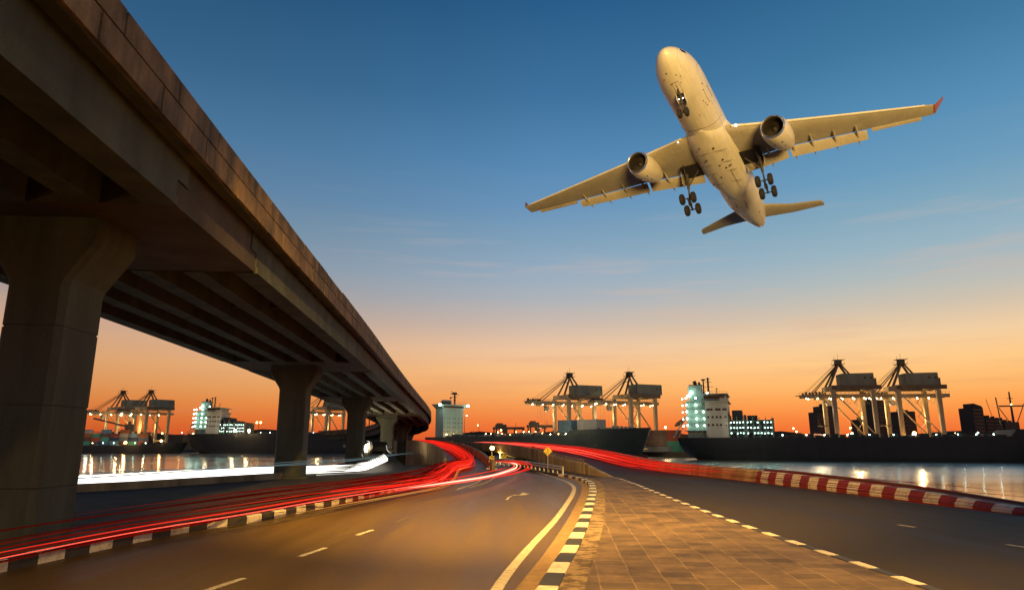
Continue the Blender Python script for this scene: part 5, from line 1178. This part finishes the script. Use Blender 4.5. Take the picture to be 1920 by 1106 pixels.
# ------------------------------------------------------------------ light trails (real glowing lines in space, at lamp height above the lanes)
def trail_mat(nm, col, st): return emis('trail_'+nm, col, st)
T = {'red0': trail_mat('red_faint', (1, .02, .008), .14), 'red00': trail_mat('red_faintest', (1, .03, .012), .06), 'redm': trail_mat('red_middle', (1, .02, .01), .85), 'red1': trail_mat('red_dim', (1, .02, .01), .6), 'red2': trail_mat('red', (1, .025, .012), 1.1), 'red3': trail_mat('red_hot', (1, .10, .06), 1.6), 'pink': trail_mat('pink_white', (1, .55, .38), 2.2), 'white': trail_mat('white', (1, .95, .84), 2.6), 'white1': trail_mat('white_dim', (.9, .92, .8), .8), 'amber': trail_mat('amber', (1, .42, .08), 1.1), 'blue': trail_mat('blue_grey', (.4, .6, .62), .25)}
def trail(pathf, L0, L1, strands, label, grp, st=.8):
    """pathf(d) -> point and right vector; strands: (mat, lateral, z, radius, start, end)"""
    keys = sorted({s[0] for s in strands}); m = MB()
    for (k, lat, z, r, a, b_) in strands:
        ds = steps(L0+(L1-L0)*a, L0+(L1-L0)*b_, st); n = len(ds); pts = []; rs = []
        ph = random.uniform(0, 6)
        for i, d in enumerate(ds):
            p, rv, w_ = pathf(d); u = i/(n-1)
            pts.append(p+rv*(lat*w_)+Vector((0, 0, z+.015*math.sin(d*.5+ph)))); rs.append(max(.0015, r*min(1, u*7+.02, (1-u)*7+.02)))
        m.tube(pts, rs, 5, keys.index(k))
    return tag(m.build('light_trail', [T[k] for k in keys], smooth=True), label, 'light trail', grp)
g = 'tail-light trails of the traffic'
def pf(path, wf=lambda d: 1): return lambda d: (path.at(d), path.right(d), wf(d))
A = [G(u, v, .0+0) for u, v in ()]
def zg(u, v, z): p = G(u, v, z); return (p.x, p.y, 0)
LP = Path([(-7.6, 3, 0)]+[zg(u, v, .6) for u, v in [(20, 1012), (250, 972), (420, 948), (560, 928), (660, 914), (740, 902), (800, 892)]]+[(-4.1, 47, 0), (-3.5, 53, .08), (-4.4, 62, .47), (-6.6, 74, 1.07), (-9.9, 88, 1.52), (-13, 101, 1.74), (-18.5, 118, 1.7)], 8)
ym = LP.sy(47)
wid = lambda d: (.4+.6*min(1, d/26)) if d < ym-20 else (1-.35*min(1, (d-ym+20)/20) if d < ym else .65)
rnd = random.Random(3)
st1 = [('red3', .55, .42, .016, .0, .97), ('red2', .50, .5, .02, .02, .95), ('red2', .3, .62, .02, .1, 1), ('red2', .1, .7, .018, .22, 1)]
for i in range(120):
    a = rnd.uniform(.15, .4); zz = rnd.uniform(.12, .72); st1.append((rnd.choice(['red2', 'redm', 'red2', 'red1', 'redm']), rnd.gauss(.1, .40), zz, rnd.uniform(.007, .02), a, rnd.uniform(.62, 1)))
trail(pf(LP, wid), 0, LP.L, st1, 'broad band of bright red tail-light streaks beside the left kerb', g)
st2 = []
for i in range(46): st2.append((rnd.choice(['red0', 'red0', 'red00', 'red00']), rnd.uniform(-1.3, .4), rnd.uniform(.15, .8), rnd.uniform(.008, .02), rnd.uniform(.0, .25), rnd.uniform(.36, .6)))
trail(pf(LP, wid), 0, LP.L, st2, 'faint dark red streaks in front of the bridge pillars', g)
trail(pf(LP, wid), 0, LP.L, [('amber', .95, .26, .008, .12, .42), ('amber', 1.0, .22, .006, .14, .38), ('amber', .9, .3, .006, .2, .42)], 'thin amber streak running over the left kerb', g)
LO = Path([zg(u, v, .5) for u, v in [(520, 944), (640, 930), (740, 918), (820, 908), (890, 897), (935, 888), (960, 880), (969, 874)]]+[zg(966, 869.5, .5), zg(950, 866, .5), zg(925, 864.5, .5), zg(905, 864, .5)], 8)
trail(pf(LO), 0, LO.L, [('pink', 0, .5, .04, .15, .9), ('red3', .25, .5, .035, .1, .93), ('red3', -.2, .5, .03, .1, 1), ('red2', .7, .5, .035, .3, 1), ('red2', 1.0, .55, .03, .45, 1), ('red2', -.45, .6, .02, 0, .6)], 'looping pale red streak curling round the chevron board', g)
RT = Path([tuple(p) for p in RR.p[::5]], 4)
ya, yb = RT.sy(17), RT.sy(150)
st3 = [('red3', -2.9, .62, .035, .24, 1), ('red3', -2.2, .66, .035, .24, .98), ('red2', -1.2, .62, .022, .14, .95), ('red2', -1.5, .5, .022, .16, .9), ('red3', -3.5, .55, .03, .28, .95), ('red2', -3.2, .5, .028, .16, .9), ('red2', -1.0, .42, .02, .14, .7)]
for i in range(70): st3.append((rnd.choice(['red1', 'red1', 'red2']), rnd.gauss(-1.3, .5), rnd.uniform(.15, .8), rnd.uniform(.008, .016), rnd.uniform(.13, .3), rnd.uniform(.45, .9)))
for i in range(14): st3.append(('red0', rnd.uniform(-1.4, -.3), rnd.uniform(.1, .7), .008, rnd.uniform(0, .06), rnd.uniform(.15, .3)))
trail(pf(RT), ya, yb, st3, 'wide red streaks sweeping down the overpass along its river parapet', g)
g = 'headlight trails of the traffic'
s0, s1 = SP.sy(19), SP.sy(47)
st4 = [('white', rnd.uniform(-.5, .5), z, .045, 0, 1) for z in (.14, .2, .26, .32, .38, .44, .5, .56)] + [('white1', .9, .08, .03, 0, .9), ('white1', 1.2, .06, .025, 0, 1)]
trail(pf(SP), s0, s1, st4, 'thick white headlight streak passing beyond the first two pillars', g)
s0, s1 = SP.sy(46.5), SP.sy(62)
trail(pf(SP), s0, s1, [('white', .16*k-.6, .12+.07*k, .05, 0, 1) for k in range(9)], 'short bright white streak between the third and fourth pillars', g)
s0, s1 = SP.sy(60), SP.sy(92)
trail(pf(SP), s0, s1, [('white1', 1.3, .8, .03, 0, 1), ('white1', -1.1, .5, .03, .0, 1), ('white', -.7, .9, .025, .1, 1)], 'thin white curl of headlight trail behind the fourth pillar', g)
trail(pf(LP), 0, LP.L, [('blue', -3.6, 1.25, .012, .0, .42), ('blue', -3.7, 1.2, .014, .0, .42), ('blue', -3.65, 1.3, .01, .0, .42)], 'faint blue-grey streak crossing the pillars of the bridge', g)
